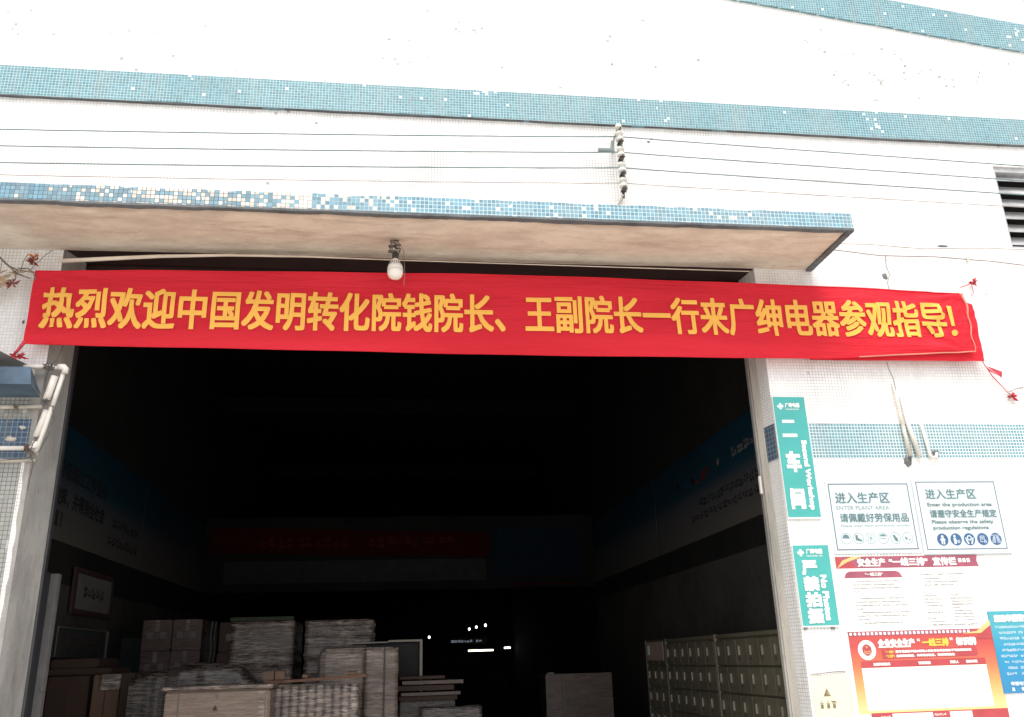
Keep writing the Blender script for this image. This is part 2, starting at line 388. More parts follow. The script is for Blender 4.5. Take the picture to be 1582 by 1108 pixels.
_cache = {}
def glyphs(s):
    """flat outline mesh of a line of text, em size 1: (verts, faces)"""
    if s in _cache: return _cache[s]
    c = bpy.data.curves.new('lettering', 'FONT'); c.body = s; c.size = 1; c.resolution_u = 3
    o = bpy.data.objects.new('lettering', c); COL.objects.link(o)
    dg = bpy.context.evaluated_depsgraph_get()
    me = bpy.data.meshes.new_from_object(o.evaluated_get(dg))
    V = [tuple(v.co[:2]) for v in me.vertices]; F = [tuple(p.vertices) for p in me.polygons]
    bpy.data.objects.remove(o); bpy.data.curves.remove(c); bpy.data.meshes.remove(me)
    _cache[s] = (V, F); return V, F
def text_bm(bm, s, x0, x1, z0, z1, y, bold=0.0, boldz=None, em=None, down=False, step=0.00025, fn=None, yscale=-1):
    """lettering on a plane facing -Y, fitted to the box x0..x1, z0..z1; em=(ex, ez) keeps the type's own cell instead.
       down=True turns the line a quarter clockwise so that it reads downwards"""
    V, F = glyphs(s)
    if not V: return bm
    ax, bxx = min(v[0] for v in V), max(v[0] for v in V); ay, by = min(v[1] for v in V), max(v[1] for v in V)
    boldz = bold if boldz is None else boldz
    offs = [(0, 0)]
    if bold: offs += [(bold*i, boldz*j) for i, j in ((1, 0), (1, 1), (0, 1), (-1, 1), (-1, 0), (-1, -1), (0, -1), (1, -1))]
    X0, X1, Z0, Z1 = x0+bold, x1-bold, z0+boldz, z1-boldz
    for k, (ox, oz) in enumerate(offs):
        vs = []
        for (a, b) in V:
            if em: X, Z = x0 + a*em[0], z0 + b*em[1]
            elif down:
                X = X0 + (b-ay)/(by-ay)*(X1-X0); Z = Z1 - (a-ax)/(bxx-ax)*(Z1-Z0)
            else:
                X = X0 + (a-ax)/(bxx-ax)*(X1-X0); Z = Z0 + (b-ay)/(by-ay)*(Z1-Z0)
            vs.append(bm.verts.new((X+ox, y-step*k, Z+oz)))
        for f in F:
            try: bm.faces.new([vs[i] for i in f])
            except ValueError: pass
    return bm
def text(name, s, x0, x1, z0, z1, y, mat, parent, bold=0.0, **k):
    return obj(name, text_bm(B(), s, x0, x1, z0, z1, y, bold, **k), mat, parent)
def rows(bm, x0, x1, z, h, y, seed, cell=None, indent=0.0, skip=0.06):
    """one line of print too small to read: a run of character-sized marks"""
    rnd = random.Random(seed); cell = cell or h*1.08; x = x0+indent
    while x+cell <= x1:
        if rnd.random() > skip:
            for q in range(2):
                a = x+cell*(0.06+0.42*q); ww = cell*rnd.uniform(0.26, 0.42); hh = h*rnd.uniform(0.45, 0.95); zz = z+(h-hh)*rnd.random()
                plate(bm, a, a+ww, zz, zz+hh*0.42, y); plate(bm, a, a+ww*rnd.uniform(.6, 1), zz+hh*0.58, zz+hh, y)
        x += cell
    return bm

# ================================================================ the setting
gr = obj('ground', bx(-300, 300, -400, -0.0, -0.3, 0), M['apron']); tag(gr, None, None, kind='structure')
g2 = obj('ground', bx(-300, 300, 0.0, 400, -0.34, -0.02), M['apron']); tag(g2, None, None, kind='structure')
fl = obj('floor', bx(-3.2, 3.4, 0.25, 22, -0.02, 0.012), M['floor']); tag(fl, None, None, kind='structure')

bld = thing('factory_building', 'white tiled workshop building with blue mosaic bands, concrete awning and wide dark doorway', 'building', (0, 0, 0))
def zlow(x): return 7.69-0.135*(x if x > 0.2 else 0.4-x)     # lower edge of the verge band
def ztop(x): return zlow(x)+0.33
XL, XR = -9.0, 10.0
OL, OR_, OT = -2.50, 2.875, 4.54
LX0, LX1, LZ0, LZ1 = 5.257, 6.9, 4.806, 5.628
def wall_mesh():
    bm = B()
    for y, xl, xr, rev in ((0.0, OL, OR_, 0), (0.25, -2.42, 2.84, 1)):
        P = [[(XL, 0), (xl, 0), (xl, OT), (XL, OT)], [(xr, 0), (LX0, 0), (LX0, OT), (xr, OT)],
             [(LX0, 0), (LX1, 0), (LX1, LZ0), (LX0, LZ0)], [(LX1, 0), (XR, 0), (XR, ztop(XR)), (LX1, ztop(LX1))],
             [(LX0, LZ1), (LX1, LZ1), (LX1, ztop(LX1)), (LX0, ztop(LX0))],
             [(XL, OT), (LX0, OT), (LX0, ztop(LX0)), (0.2, ztop(0.2)), (XL, ztop(XL))]]
        for p in P:
            q = [(x, y, z) for x, z in p]
            poly(bm, q if not rev else q[::-1])
    # louvre opening sides and gable top
    for (a, b) in (((LX0, LZ0), (LX1, LZ0)), ((LX1, LZ0), (LX1, LZ1)), ((LX1, LZ1), (LX0, LZ1)), ((LX0, LZ1), (LX0, LZ0)), ((0.2, ztop(0.2)), (XL, ztop(XL))), ((XR, ztop(XR)), (0.2, ztop(0.2)))):
        poly(bm, [(a[0], 0, a[1]), (b[0], 0, b[1]), (b[0], .25, b[1]), (a[0], .25, a[1])])
    return bm
obj('wall', wall_mesh(), M['white_tile'], bld)
# reveals of the doorway
b = B(); poly(b, [(OL, 0, 0), (-2.42, .25, 0), (-2.42, .25, OT), (OL, 0, OT)]); obj('plaster_reveal', b, M['jamb'], bld)
b = B(); poly(b, [(2.875, 0, 0), (2.875, 0, OT), (2.856, .15, OT), (2.856, .15, 0)]); obj('tiled_reveal', b, M['white_tile'], bld)
b = B(); poly(b, [(2.856, .15, 0), (2.856, .15, OT), (2.84, .25, OT), (2.84, .25, 0)]); obj('plaster_reveal', b, M['jamb_pale'], bld)
b = B(); poly(b, [(OL, 0, OT), (-2.42, .25, OT), (2.84, .25, OT), (2.875, 0, OT)]); obj('lintel_soffit', b, M['shutter'], bld)
# rough plaster margin at the left corner: an uneven strip standing proud of the tiles
def strip(x_out, x_in, z0, z1, y, jit, n=60, seed=1):
    rnd = random.Random(seed); bm = B(); prev = None
    for i in range(n+1):
        z = z0+(z1-z0)*i/n; xo = x_out(z)+rnd.uniform(-jit, jit)
        cur = (bm.verts.new((xo, y, z)), bm.verts.new((x_in, y, z)), bm.verts.new((xo, 0.0, z)))
        if prev:
            bm.faces.new((prev[0], prev[1], cur[1], cur[0])); bm.faces.new((prev[2], prev[0], cur[0], cur[2]))
        prev = cur
    return bm
obj('plaster_margin', strip(lambda z: -2.545-0.02*math.sin(z*2.1), OL+0.0005, 0, 3.60, -0.006, 0.006), M['jamb'], bld)
# old tiles on the lower left pier, shade put into their colour: laid on their own bed
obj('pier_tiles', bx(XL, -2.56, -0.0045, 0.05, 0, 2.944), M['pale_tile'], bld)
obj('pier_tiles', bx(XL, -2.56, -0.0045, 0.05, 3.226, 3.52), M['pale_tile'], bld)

def band(x0, x1, zb, zt, y, jit, seed, n=160, steps=None):
    """mosaic band proud of the wall with an uneven lower lip"""
    rnd = random.Random(seed); bm = B(); prev = None
    wob = 0
    for i in range(n+1):
        x = x0+(x1-x0)*i/n
        wob = wob*0.8+rnd.uniform(-jit, jit)
        lo = zb(x)+wob; hi = zt(x)
        cur = [bm.verts.new((x, y, hi)), bm.verts.new((x, y, lo)), bm.verts.new((x, 0, lo)), bm.verts.new((x, 0, hi))]
        if prev:
            for a, c in ((0, 1), (1, 2), (3, 0)): bm.faces.new((prev[a], cur[a], cur[c], prev[c]))
        prev = cur
    bmesh.ops.recalc_face_normals(bm, faces=bm.faces[:])
    return bm
obj('mosaic_band', band(XL, XR, lambda x: 5.848, lambda x: 6.12, -0.028, 0.004, 3, 220), M['blue_tile'], bld)
obj('shadow_strip', band(XL, XR, lambda x: 5.8415, lambda x: 5.8475, -0.030, 0.002, 5, 300), M['drip'], bld)  # dark strip standing in for the shadow under the band
obj('verge_band', band(0.2, XR, zlow, lambda x: ztop(x), -0.020, 0.003, 8, 120), M['blue_tile'], bld)
obj('verge_band', band(XL, 0.2, zlow, lambda x: ztop(x), -0.020, 0.003, 9, 120), M['blue_tile'], bld)
obj('mosaic_stripe', bx(2.875, XR, -0.004, 0.02, 2.9475, 3.2225), M['blue_tile_low'], bld)
b = B(); poly(b, [(2.872, -0.004, 2.9475), (2.872, -0.004, 3.2225), (2.852, .148, 3.2225), (2.852, .148, 2.9475)]); obj('mosaic_stripe', b, M['blue_tile_shaded'], bld)
obj('mosaic_stripe', bx(XL, -2.535, -0.007, 0.02, 2.945, 3.225), M['blue_tile_shaded'], bld)
def blob(cx, cz, rx, rz, y, seed, n=16, mat='cement', parent=bld, name='cement_patch', loc=None, th=0.02):
    rnd = random.Random(seed); bm = B()
    rr = [rnd.uniform(0.65, 1.15) for _ in range(n)]
    out = [bm.verts.new((cx+rx*rr[i]*math.cos(2*math.pi*i/n), y+th, cz+rz*rr[i]*math.sin(2*math.pi*i/n))) for i in range(n)]
    mid = [bm.verts.new((cx+rx*.6*rr[i]*math.cos(2*math.pi*i/n), y-rnd.uniform(0, th*.6), cz+rz*.6*rr[i]*math.sin(2*math.pi*i/n))) for i in range(n)]
    c = bm.verts.new((cx, y-th*.5, cz))
    for i in range(n):
        j = (i+1) % n
        bm.faces.new((out[i], mid[i], mid[j], out[j])); bm.faces.new((mid[i], c, mid[j]))
    bmesh.ops.recalc_face_normals(bm, faces=bm.faces[:])
    return obj(name, bm, M[mat], parent, smooth=True)
blob(-2.655, 3.085, 0.045, 0.03, -0.012, 2, mat='pvc_dirty'); blob(-2.585, 3.165, 0.03, 0.022, -0.012, 4, mat='porcelain')
blob(3.925, 2.925, 0.04, 0.055, -0.012, 6); blob(4.17, 2.99, 0.045, 0.03, -0.012, 8)
for i, (x, z, rx, rz) in enumerate(((2.08, 5.71, .018, .012), (-2.70, 3.95, .012, .02), (3.20, 4.34, .012, .012), (3.42, 4.30, .012, .01), (4.02, 4.50, .03, .035), (3.72, 4.36, .01, .015), (4.6, 4.805, .06, .012))):
    blob(x, z, rx, rz, -0.004, 30+i, name='chip', th=0.006)
# hairline settlement crack beside the doorway
obj('crack', tb([(4.062, -.002, 4.70), (4.05, -.002, 4.60), (4.066, -.002, 4.52), (4.035, -.002, 4.45), (4.036, -.002, 4.37)], 0.0035, 5), M['jamb'], bld)
obj('crack', tb([(3.90, -.002, 3.74), (3.905, -.002, 3.68), (3.93, -.002, 3.6), (3.935, -.002, 3.50)], 0.003, 5), M['jamb'], bld)

# ---- awning
aw = bpy.data.objects.new('awning', None); COL.objects.link(aw); aw.parent = bld
def slab():
    bm = B(); box(bm, XL+1, 3.362, -0.705, -0.001, 4.545, 4.668); return bm
obj('slab', slab(), M['drip'], aw)
def soffit_mesh():
    bm = B(); rnd = random.Random(4); nx, ny = 120, 10; g = []
    for i in range(nx+1):
        x = XL+1+(3.325-XL-1)*i/nx; row = []
        e = -0.685+rnd.uniform(-0.010, 0.010)
        for j in range(ny+1):
            y = e+(-0.001-e)*j/ny
            xx = x if i < nx else x+rnd.uniform(-0.012, 0.012)
            row.append(bm.verts.new((xx, y, 4.535-0.006*math.sin(x*1.7+y*3)+rnd.uniform(-.0015, .0015)+(0.007 if j == 0 else 0))))
        g.append(row)
    for i in range(nx):
        for j in range(ny): bm.faces.new((g[i][j], g[i][j+1], g[i+1][j+1], g[i+1][j]))
    bmesh.ops.recalc_face_normals(bm, faces=bm.faces[:])
    return bm
obj('soffit', soffit_mesh(), M['soffit'], aw, smooth=True)
def fascia():
    bm = B(); rnd = random.Random(12); n = 260; x0, x1 = XL+1, 3.372; prev = None; w1 = w2 = 0
    for i in range(n+1):
        x = x0+(x1-x0)*i/n; w1 = w1*.6+rnd.uniform(-.004, .004)-(.012 if rnd.random() < .04 else 0); w2 = w2*.75+rnd.uniform(-.003, .003)
        cur = [bm.verts.new((x, -.69, 4.676+w1)), bm.verts.new((x, -.7205, 4.676+w1)), bm.verts.new((x, -.7205, 4.548+w2)), bm.verts.new((x, -.69, 4.548+w2))]
        if prev:
            for a in range(3): bm.faces.new((prev[a], cur[a], cur[a+1], prev[a+1]))
        prev = cur
    box(bm, 3.364, 3.3725, -0.72, 0.0, 4.548, 4.672)
    bmesh.ops.recalc_face_normals(bm, faces=bm.faces[:]); return bm
obj('fascia_tiles', fascia(), M['blue_fascia'], aw)
def lip():
    bm = B(); rnd = random.Random(21); n = 240; prev = None; a = 0; c = 0
    for i in range(n+1):
        x = XL+1+(3.375-XL-1)*i/n; a = a*.8+rnd.uniform(-.004, .004); c = c*.85+rnd.uniform(-.003, .003)
        cur = [bm.verts.new((x, -.725, 4.550)), bm.verts.new((x, -.7245, 4.533+c)), bm.verts.new((x, -.680+a, 4.530+c)), bm.verts.new((x, -.672+a, 4.55))]
        if prev:
            for k in range(3): bm.faces.new((prev[k], cur[k], cur[k+1], prev[k+1]))
        prev = cur
    prev = None
    for i in range(40):
        y = -.724+.724*i/39; a = rnd.uniform(-.006, .006)
        cur = [bm.verts.new((3.376, y, 4.550)), bm.verts.new((3.374, y, 4.526+a*.4)), bm.verts.new((3.325+a, y, 4.525+a*.4)), bm.verts.new((3.32+a, y, 4.55))]
        if prev:
            for k in range(3): bm.faces.new((prev[k], cur[k], cur[k+1], prev[k+1]))
        prev = cur
    bmesh.ops.recalc_face_normals(bm, faces=bm.faces[:]); return bm
obj('drip_edge', lip(), M['drip'], aw)
obj('cement_top', bx(XL+1, 3.36, -.69, -.002, 4.669, 4.678), M['jamb'], aw)

# ---- door gear and interior shell
obj('door_track', bx(-2.425, -2.405, .255, .30, 0.02, 4.5), M['steel'], bld)
obj('door_track', bx(2.822, 2.838, .252, .29, 0.02, 4.5), M['jamb'], bld)
b = B(); tube(b, [(-2.5, .55, 4.62), (2.95, .55, 4.62)], 0.19, 20); obj('shutter_roll', b, M['shutter'], bld, smooth=True)
obj('shutter_box', bx(-2.7, 3.1, .30, .36, 4.40, 4.9), M['shutter'], bld)
obj('latch', bx(2.802, 2.818, .235, .262, 2.72, 2.86, bev=.003), M['pvc'], bld)
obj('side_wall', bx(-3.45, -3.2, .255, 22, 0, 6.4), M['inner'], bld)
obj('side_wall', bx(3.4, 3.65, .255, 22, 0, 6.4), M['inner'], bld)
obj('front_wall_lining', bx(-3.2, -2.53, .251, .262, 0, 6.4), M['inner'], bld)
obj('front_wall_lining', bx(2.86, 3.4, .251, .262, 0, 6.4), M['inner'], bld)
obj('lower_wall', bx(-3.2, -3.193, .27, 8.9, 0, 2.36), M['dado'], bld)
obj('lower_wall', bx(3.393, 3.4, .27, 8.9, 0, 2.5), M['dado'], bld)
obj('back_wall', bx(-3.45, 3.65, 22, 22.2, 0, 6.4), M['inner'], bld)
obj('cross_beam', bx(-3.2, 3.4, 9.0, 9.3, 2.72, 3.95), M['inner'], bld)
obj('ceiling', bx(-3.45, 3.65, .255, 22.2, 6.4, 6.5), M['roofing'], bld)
b = B()
for s in (-1, 1):
    xe = XL if s < 0 else XR
    poly(b, [(0.2, .02, ztop(.2)-.06), (0.2, 24, ztop(.2)-.06), (xe, 24, ztop(xe)-.06), (xe, .02, ztop(xe)-.06)])
obj('roof', b, M['roofing'], bld)
for y in (4, 9.4, 15): obj('roof_beam', bx(-3.2, 3.4, y, y+.15, 5.9, 6.2), M['roofing'], bld)

# ---- louvred window
lw = thing('louvre_window', 'grey horizontal louvre vent in the upper right of the white wall', 'vent', (LX0, 0, LZ0))
obj('backing', bx(LX0+.01, LX1-.01, .2, .22, LZ0+.01, LZ1-.01), M['louvre_dark'], lw)
b = B(); t = .028
box(b, LX0+.002, LX0+t, .02, .10, LZ0+.002, LZ1-.002); box(b, LX1-t, LX1-.002, .02, .10, LZ0+.002, LZ1-.002)
obj('frame', b, M['louvre'], lw)
b = B(); box(b, LX0+t, LX1-t, .02, .10, LZ0+.002, LZ0+t); box(b, LX0+t, LX1-t, .02, .10, LZ1-t-.02, LZ1-.002); obj('frame', b, M['louvre'], lw)
for k in range(6):
    z = LZ0+.06+k*.128
    b = B(); poly(b, [(LX0+t, .03, z), (LX1-t, .03, z), (LX1-t, .12, z+.112), (LX0+t, .12, z+.112)]); poly(b, [(LX0+t, .122, z+.110), (LX1-t, .122, z+.110), (LX1-t, .034, z-.004), (LX0+t, .034, z-.004)])
    box(b, LX0+t, LX1-t, .024, .032, z-.012, z+.008)
    obj('slat', b, M['louvre'], lw)

# ================================================================ overhead wires and insulator rack
rack = thing('insulator_rack', 'upright iron rack of four cream porcelain spools holding the wires above the awning', 'insulator rack', (1.79, 0, 5.1))
obj('upright', bx(1.783, 1.803, -.10, -.088, 5.10, 5.77), M['rust'], rack)
obj('standoff', bx(1.785, 1.800, -.10, 0, 5.74, 5.765), M['rust'], rack)
obj('standoff', bx(1.785, 1.800, -.10, 0, 5.115, 5.14), M['rust'], rack)
obj('strut', tb([(1.79, -.10, 5.13), (1.75, -.05, 5.04), (1.72, 0, 4.99)], .011), M['pvc_dirty'], rack)
for z in (5.655, 5.505, 5.357, 5.212):
    p = [(z+.048, .010), (z+.045, .027), (z+.030, .034), (z+.016, .031), (z+.008, .020), (z-.008, .020), (z-.016, .033), (z-.032, .036), (z-.046, .026), (z-.05, .010)]
    o = obj('spool', lathe(B(), 1.788, -.135, p), M['porcelain'], rack, smooth=True)
    b = B(); tube(b, [(1.788, -.10, z+.058), (1.788, -.185, z+.058), (1.788, -.185, z+.05)], .007); tube(b, [(1.788, -.10, z-.058), (1.788, -.19, z-.058), (1.788, -.19, z-.07)], .008); box(b, 1.768, 1.808, -.18, -.10, z-.066, z-.059)
    obj('clamp', b, M['rust'], rack)
    rr = random.Random(int(z*100)); pts = [(1.788+.03*math.cos(t*1.9), -.135-.035*math.sin(t*1.9)-.01, z-.055-.008*t+rr.uniform(-.01, .01)) for t in range(6)]
    obj('binding_wire', tb(pts, .0035, 5), M['wire_dark'], rack)
obj('cap', lathe(B(), 1.788, -.12, [(5.79, .008), (5.785, .02), (5.765, .028), (5.745, .03), (5.74, .01)]), M['porcelain'], rack, smooth=True)
br = thing('iron_bracket', 'short bent iron bracket jutting left of the insulator rack', 'bracket', (1.72, 0, 5.56))
obj('arm', bx(1.60, 1.735, -.13, -.112, 5.515, 5.545, bev=.003), M['iron_paint'], br)
obj('leg', tb([(1.722, -.11, 5.53), (1.735, -.06, 5.60), (1.758, 0, 5.70)], [.014, .013, .010]), M['iron_paint'], br)
obj('leg', tb([(1.722, -.121, 5.50), (1.745, -.121, 5.66)], .006), M['iron_paint'], br)
names = ['topmost teal grey wire', 'second wire from the top', 'third wire from the top', 'thin pale lowest wire']
LZ = [(5.655, 5.50, 5.53), (5.505, 5.355, 5.39), (5.357, 5.21, 5.24), (5.212, 5.105, 5.136)]
RZ = [5.555, 5.403, 5.26, 5.136]
for i in range(4):
    z = LZ[i][0]; r = .0052 if i < 3 else .003; m = M['wire_teal'] if i < 3 else M['wire_pale']
    zl = LZ[i][1]
    zfar = zl-(z-zl)*.9
    pts = [(1.76, -.135, z)] + [(1.76-(1.76+7.2)*k/24, -.13, z+(zfar-z)*(k/24) - .10*4*(k/24)*(1-k/24)*0.35) for k in range(1, 25)]
    tag(obj('overhead_wire', tb(pts, r, 6), m, loc=(1.76, -.135, z)), names[i]+' strung left from the insulator rack across the white wall', 'wire', 'overhead wires on the facade')
    zr = RZ[i]; zf = z+(zr-z)*(9.6-1.8)/(5.45-1.8)
    pts = [(1.815, -.135, z)]+[(1.815+7.8*k/20, -.13, z+(zf-z)*(k/20)) for k in range(1, 21)]
    tag(obj('overhead_wire', tb(pts, r, 6), m, loc=(1.815, -.135, z)), names[i]+' strung right from the insulator rack past the louvre vent', 'wire', 'overhead wires on the facade')
c = thing('wall_cable', 'thin slack cable running along the white wall right of the awning end', 'cable', (3.5, 0, 4.7))
obj('cable', tb([(3.34, -.02, 4.75), (3.6, -.02, 4.725), (4.0, -.02, 4.685), (4.5, -.02, 4.69), (5.0, -.02, 4.665), (5.5, -.02, 4.62), (6.5, -.02, 4.58)], .0045, 6), M['wire_pale'], c)
obj('cable', tb([(3.34, -.016, 4.78), (3.9, -.016, 4.79), (4.4, -.016, 4.765), (5.0, -.016, 4.79), (6.5, -.016, 4.78)], .003, 5), M['wire_pale'], c)
obj('clip', bx(4.79, 4.80, -.03, 0, 4.655, 4.70), M['pvc'], c)

# ================================================================ bulb under the awning
bu = thing('light_bulb', 'white screw-in LED bulb hanging from tangled wires under the awning', 'light bulb', (-.05, -.33, 4.53))
obj('dome', lathe(B(), -.05, -.33, [(4.212, .004), (4.214, .020), (4.222, .038), (4.238, .052), (4.258, .0575), (4.285, .059)]), M['bulb_glass'], bu, smooth=True)
obj('body', lathe(B(), -.05, -.33, [(4.285, .0585), (4.30, .0575), (4.33, .048), (4.355, .035), (4.368, .026), (4.375, .020)]), M['bulb_body'], bu, smooth=True)
b = B()
for k in range(18):
    a = 2*math.pi*k/18
    tube(b, [(-.05+.055*math.cos(a), -.33+.055*math.sin(a), 4.318), (-.05+.042*math.cos(a), -.33+.042*math.sin(a), 4.347)], .0026, 4)
obj('vent_slot', b, M['rust'], bu)
obj('socket', lathe(B(), -.05, -.33, [(4.372, .018), (4.38, .023), (4.42, .024), (4.43, .014)]), M['wire_dark'], bu, smooth=True)
rr = random.Random(5); b = B()
for k in range(7):
    pts = [(-.05, -.33, 4.425)]
    for q in range(5): pts.append((-.05+rr.uniform(-.055, .045), -.33+rr.uniform(-.03, .04), 4.44+q*.018+rr.uniform(-.01, .01)))
    pts.append((-.05+rr.uniform(-.02, .03), -.32, 4.533)); tube(b, pts, .0036, 5)
obj('wire_tangle', b, M['rust'], bu)
obj('cord', tb([(-.035, -.32, 4.53), (.01, -.30, 4.46), (.02, -.27, 4.30), (.015, -.2, 4.22)], .0025, 5), M['wire_pale'], bu)
# conduit along the lintel
cd = tag(obj('lintel_conduit', tb([(-2.48, -.06, 4.412), (-2.2, -.07, 4.432), (-1.8, -.08, 4.462), (-1.3, -.08, 4.488), (-.7, -.08, 4.494), (-.1, -.08, 4.487), (.9, -.08, 4.482), (2.8, -.08, 4.475)], [.017, .016, .014, .011, .007, .005, .004, .004], 10), M['soffit'], loc=(-2.5, .12, 4.46), smooth=True),
         'beige bowed conduit running just under the awning along the top of the doorway', 'pipe')

# ================================================================ the red banner
bn = thing('red_banner', 'long red cloth banner with yellow Chinese greeting stretched across the doorway', 'banner', (1.0, -.12, 3.73))
def btop(x):
    t = (x+2.62)/7.3; return 4.296+.26*t*(1-t)*.9*1.0+.0*t + .008*t
def bbot(x):
    t = (x+2.62)/7.3; return 3.742-.02*math.sin(math.pi*t)-.012*t
def pull(x, s):      # creases that fan out from the tied corners
    v = 0.0
    for cx_, cs, ph in ((-2.62, 1, .3), (-2.62, 0, 1.1), (4.60, 1, .8), (4.60, 0, 2.0)):
        dx = abs(x-cx_); dz = abs(s-cs)*.58; r = math.hypot(dx, dz)
        if r < 1.6: v += .011*math.sin(math.atan2(dz, dx+1e-6)*15+ph)*math.exp(-r*1.9)*min(1, r*9)
    return v
def fold(x, s):      # depth of the cloth: slack waves, larger at the ends
    e = min(1.0, max(0, (x+2.62)/.5)); e2 = min(1.0, max(0, (4.64-x)/.6))
    return .006*math.sin(2.1*x+3*s)+.004*math.sin(5.7*x-4*s)+.004*math.sin(11*s+.8*x)+pull(x, s)
def cloth_bm(x0, x1, nx, nz, y, top, bot, inset=0.0, amp=1.0):
    bm = B(); g = []
    for i in range(nx+1):
        x = x0+(x1-x0)*i/nx; row = []
        for j in range(nz+1):
            s = j/nz
            z = bot(x)+(top(x)-bot(x))*s
            xx = x
            row.append(bm.verts.new((xx, y+fold(x, s)*amp, z)))
        g.append(row)
    for i in range(nx):
        for j in range(nz): bm.faces.new((g[i][j], g[i+1][j], g[i+1][j+1], g[i][j+1]))
    return bm
def btop_front(x):
    return btop(x)
def bbot_front(x):
    return bbot(x)+(max(0, min(1, (x-3.3)/1.25)))*.065
obj('cloth', cloth_bm(-2.625, 4.60, 260, 26, -.12, btop_front, bbot_front), M['banner_red'], bn, smooth=True)
def btop_back(x): return btop(x)-.004-max(0, (x-4.45))*.28
def bbot_back(x): return bbot(x)
obj('folded_end', cloth_bm(3.2, 4.70, 60, 14, -.085, btop_back, bbot_back, amp=.6), M['banner_red'], bn, smooth=True)
obj('hem', tb([(x, -.13+fold(x, 0), bbot_front(x)+.001) for x in [3.6+.05*k for k in range(21)]], .0055, 6), M['hem'], bn)
obj('hem', tb([(4.60+.008*math.sin(k*1.3), -.128+fold(4.6, k/14), bbot_front(4.6)+(btop(4.6)-bbot_front(4.6))*k/14) for k in range(15)], [.004+.006*(k/14) for k in range(15)], 6), M['hem'], bn)
obj('hem', tb([(x, -.122+fold(x, 1), btop(x)+.002) for x in [-2.62+.1*k for k in range(73)]], .0045, 6), M['banner_red'], bn)
obj('hem', tb([(x, -.122+fold(x, 0), bbot(x)+.0) for x in [-2.62+.1*k for k in range(60)]], .0045, 6), M['banner_red'], bn)
MSG = '热烈欢迎中国发明转化院钱院长、王副院长一行来广绅电器参观指导'
def banner_char(ch, cx, w_em=.229, h_em=.326, extra=0.0):
    V, F = glyphs(ch)
    zc = 4.018+.0075*(cx+2.4)
    x0 = cx-w_em/2; z0 = zc-.38*h_em
    bm = B()
    text_bm(bm, ch, x0, 0, z0, 0, 0, bold=.0072, boldz=.0062, em=(w_em, h_em), step=0.0004)
    bmesh.ops.triangulate(bm, faces=bm.faces[:])
    for _ in range(3):
        es = [e for e in bm.edges if e.calc_length() > .07]
        if not es: break
        bmesh.ops.subdivide_edges(bm, edges=es, cuts=1); bmesh.ops.triangulate(bm, faces=bm.faces[:])
    for v in bm.verts:
        x, z = v.co.x, v.co.z; s = (z-bbot_front(x))/(btop(x)-bbot_front(x))
        v.co.y = -.12+fold(x, s)-.0045+v.co.y
    return obj('character', bm, M['banner_yellow'], bn)
for i, ch in enumerate(MSG): banner_char(ch, -2.432+.2318*i)
# the exclamation mark: a wedge and a round dot
def onb(bm):
    for v in bm.verts:
        x, z = v.co.x, v.co.z; s = (z-bbot_front(x))/(btop(x)-bbot_front(x)); v.co.y = -.12+fold(x, s)-.006
    return bm
b = B(); poly(b, [(4.432, 0, 4.01), (4.462, 0, 4.01), (4.470, 0, 4.19), (4.424, 0, 4.19)]); fan(b, 4.455, 3.955, 0, .026, .026, 14); obj('character', onb(b), M['banner_yellow'], bn)
def tuft(cx, cy, cz, r, n, seed, length=.05):
    rnd = random.Random(seed); bm = B()
    for k in range(n):
        a = rnd.uniform(0, 6.28); e = rnd.uniform(-1.0, .9); l = rnd.uniform(.5, 1)*length
        d = Vector((math.cos(a)*math.cos(e), -abs(math.sin(a))*math.cos(e)*.6, math.sin(e)))
        s = d.cross(Vector((rnd.random(), rnd.random(), rnd.random()))).normalized()*r*rnd.uniform(.10, .28)
        o = Vector((cx, cy, cz)); m = o+d*l*.55; t = o+d*l
        poly(bm, [o, m+s, t, m-s])
    return bm
obj('tie_cord', tb([(4.60, -.12, 4.365), (4.68, -.08, 4.40), (4.79, -.01, 4.455)], .004, 6), M['ribbon'], bn)
obj('tie_cord', tb([(4.70, -.09, 4.30), (4.76, -.05, 4.35), (4.79, -.01, 4.455)], .003, 6), M['ribbon'], bn)
obj('knot', tuft(4.80, -.02, 4.46, .04, 16, 3, .06), M['ribbon'], bn)
obj('tie_cord', tb([(4.66, -.10, 3.735), (4.76, -.05, 3.62), (4.90, -.01, 3.49)], .004, 6), M['ribbon'], bn)
b = B(); poly(b, [(4.72, -.06, 3.70), (4.86, -.05, 3.655), (4.85, -.04, 3.60), (4.835, -.045, 3.615)]); poly(b, [(4.835, -.045, 3.615), (4.74, -.05, 3.66), (4.72, -.055, 3.695)]); obj('tie_ribbon', b, M['ribbon'], bn)
obj('knot', tuft(4.92, -.015, 3.46, .05, 22, 9, .08), M['ribbon'], bn)
obj('tie_cord', tb([(4.90, -.012, 3.49), (4.99, -.012, 3.525), (5.05, -.004, 3.54)], .003, 6), M['wire_pale'], bn)
obj('tie_cord', tb([(-2.615, -.12, 3.76), (-2.66, -.10, 3.70), (-2.71, -.07, 3.655), (-2.78, -.04, 3.62)], [.016, .012, .009, .006], 6), M['ribbon'], bn)
obj('knot', tuft(-2.66, -.09, 3.655, .05, 26, 14, .085), M['ribbon'], bn)
obj('tie_cord', tb([(-2.61, -.12, 4.285), (-2.66, -.08, 4.31), (-2.72, -.03, 4.36), (-2.80, -.0, 4.37)], .004, 6), M['twig'], bn)

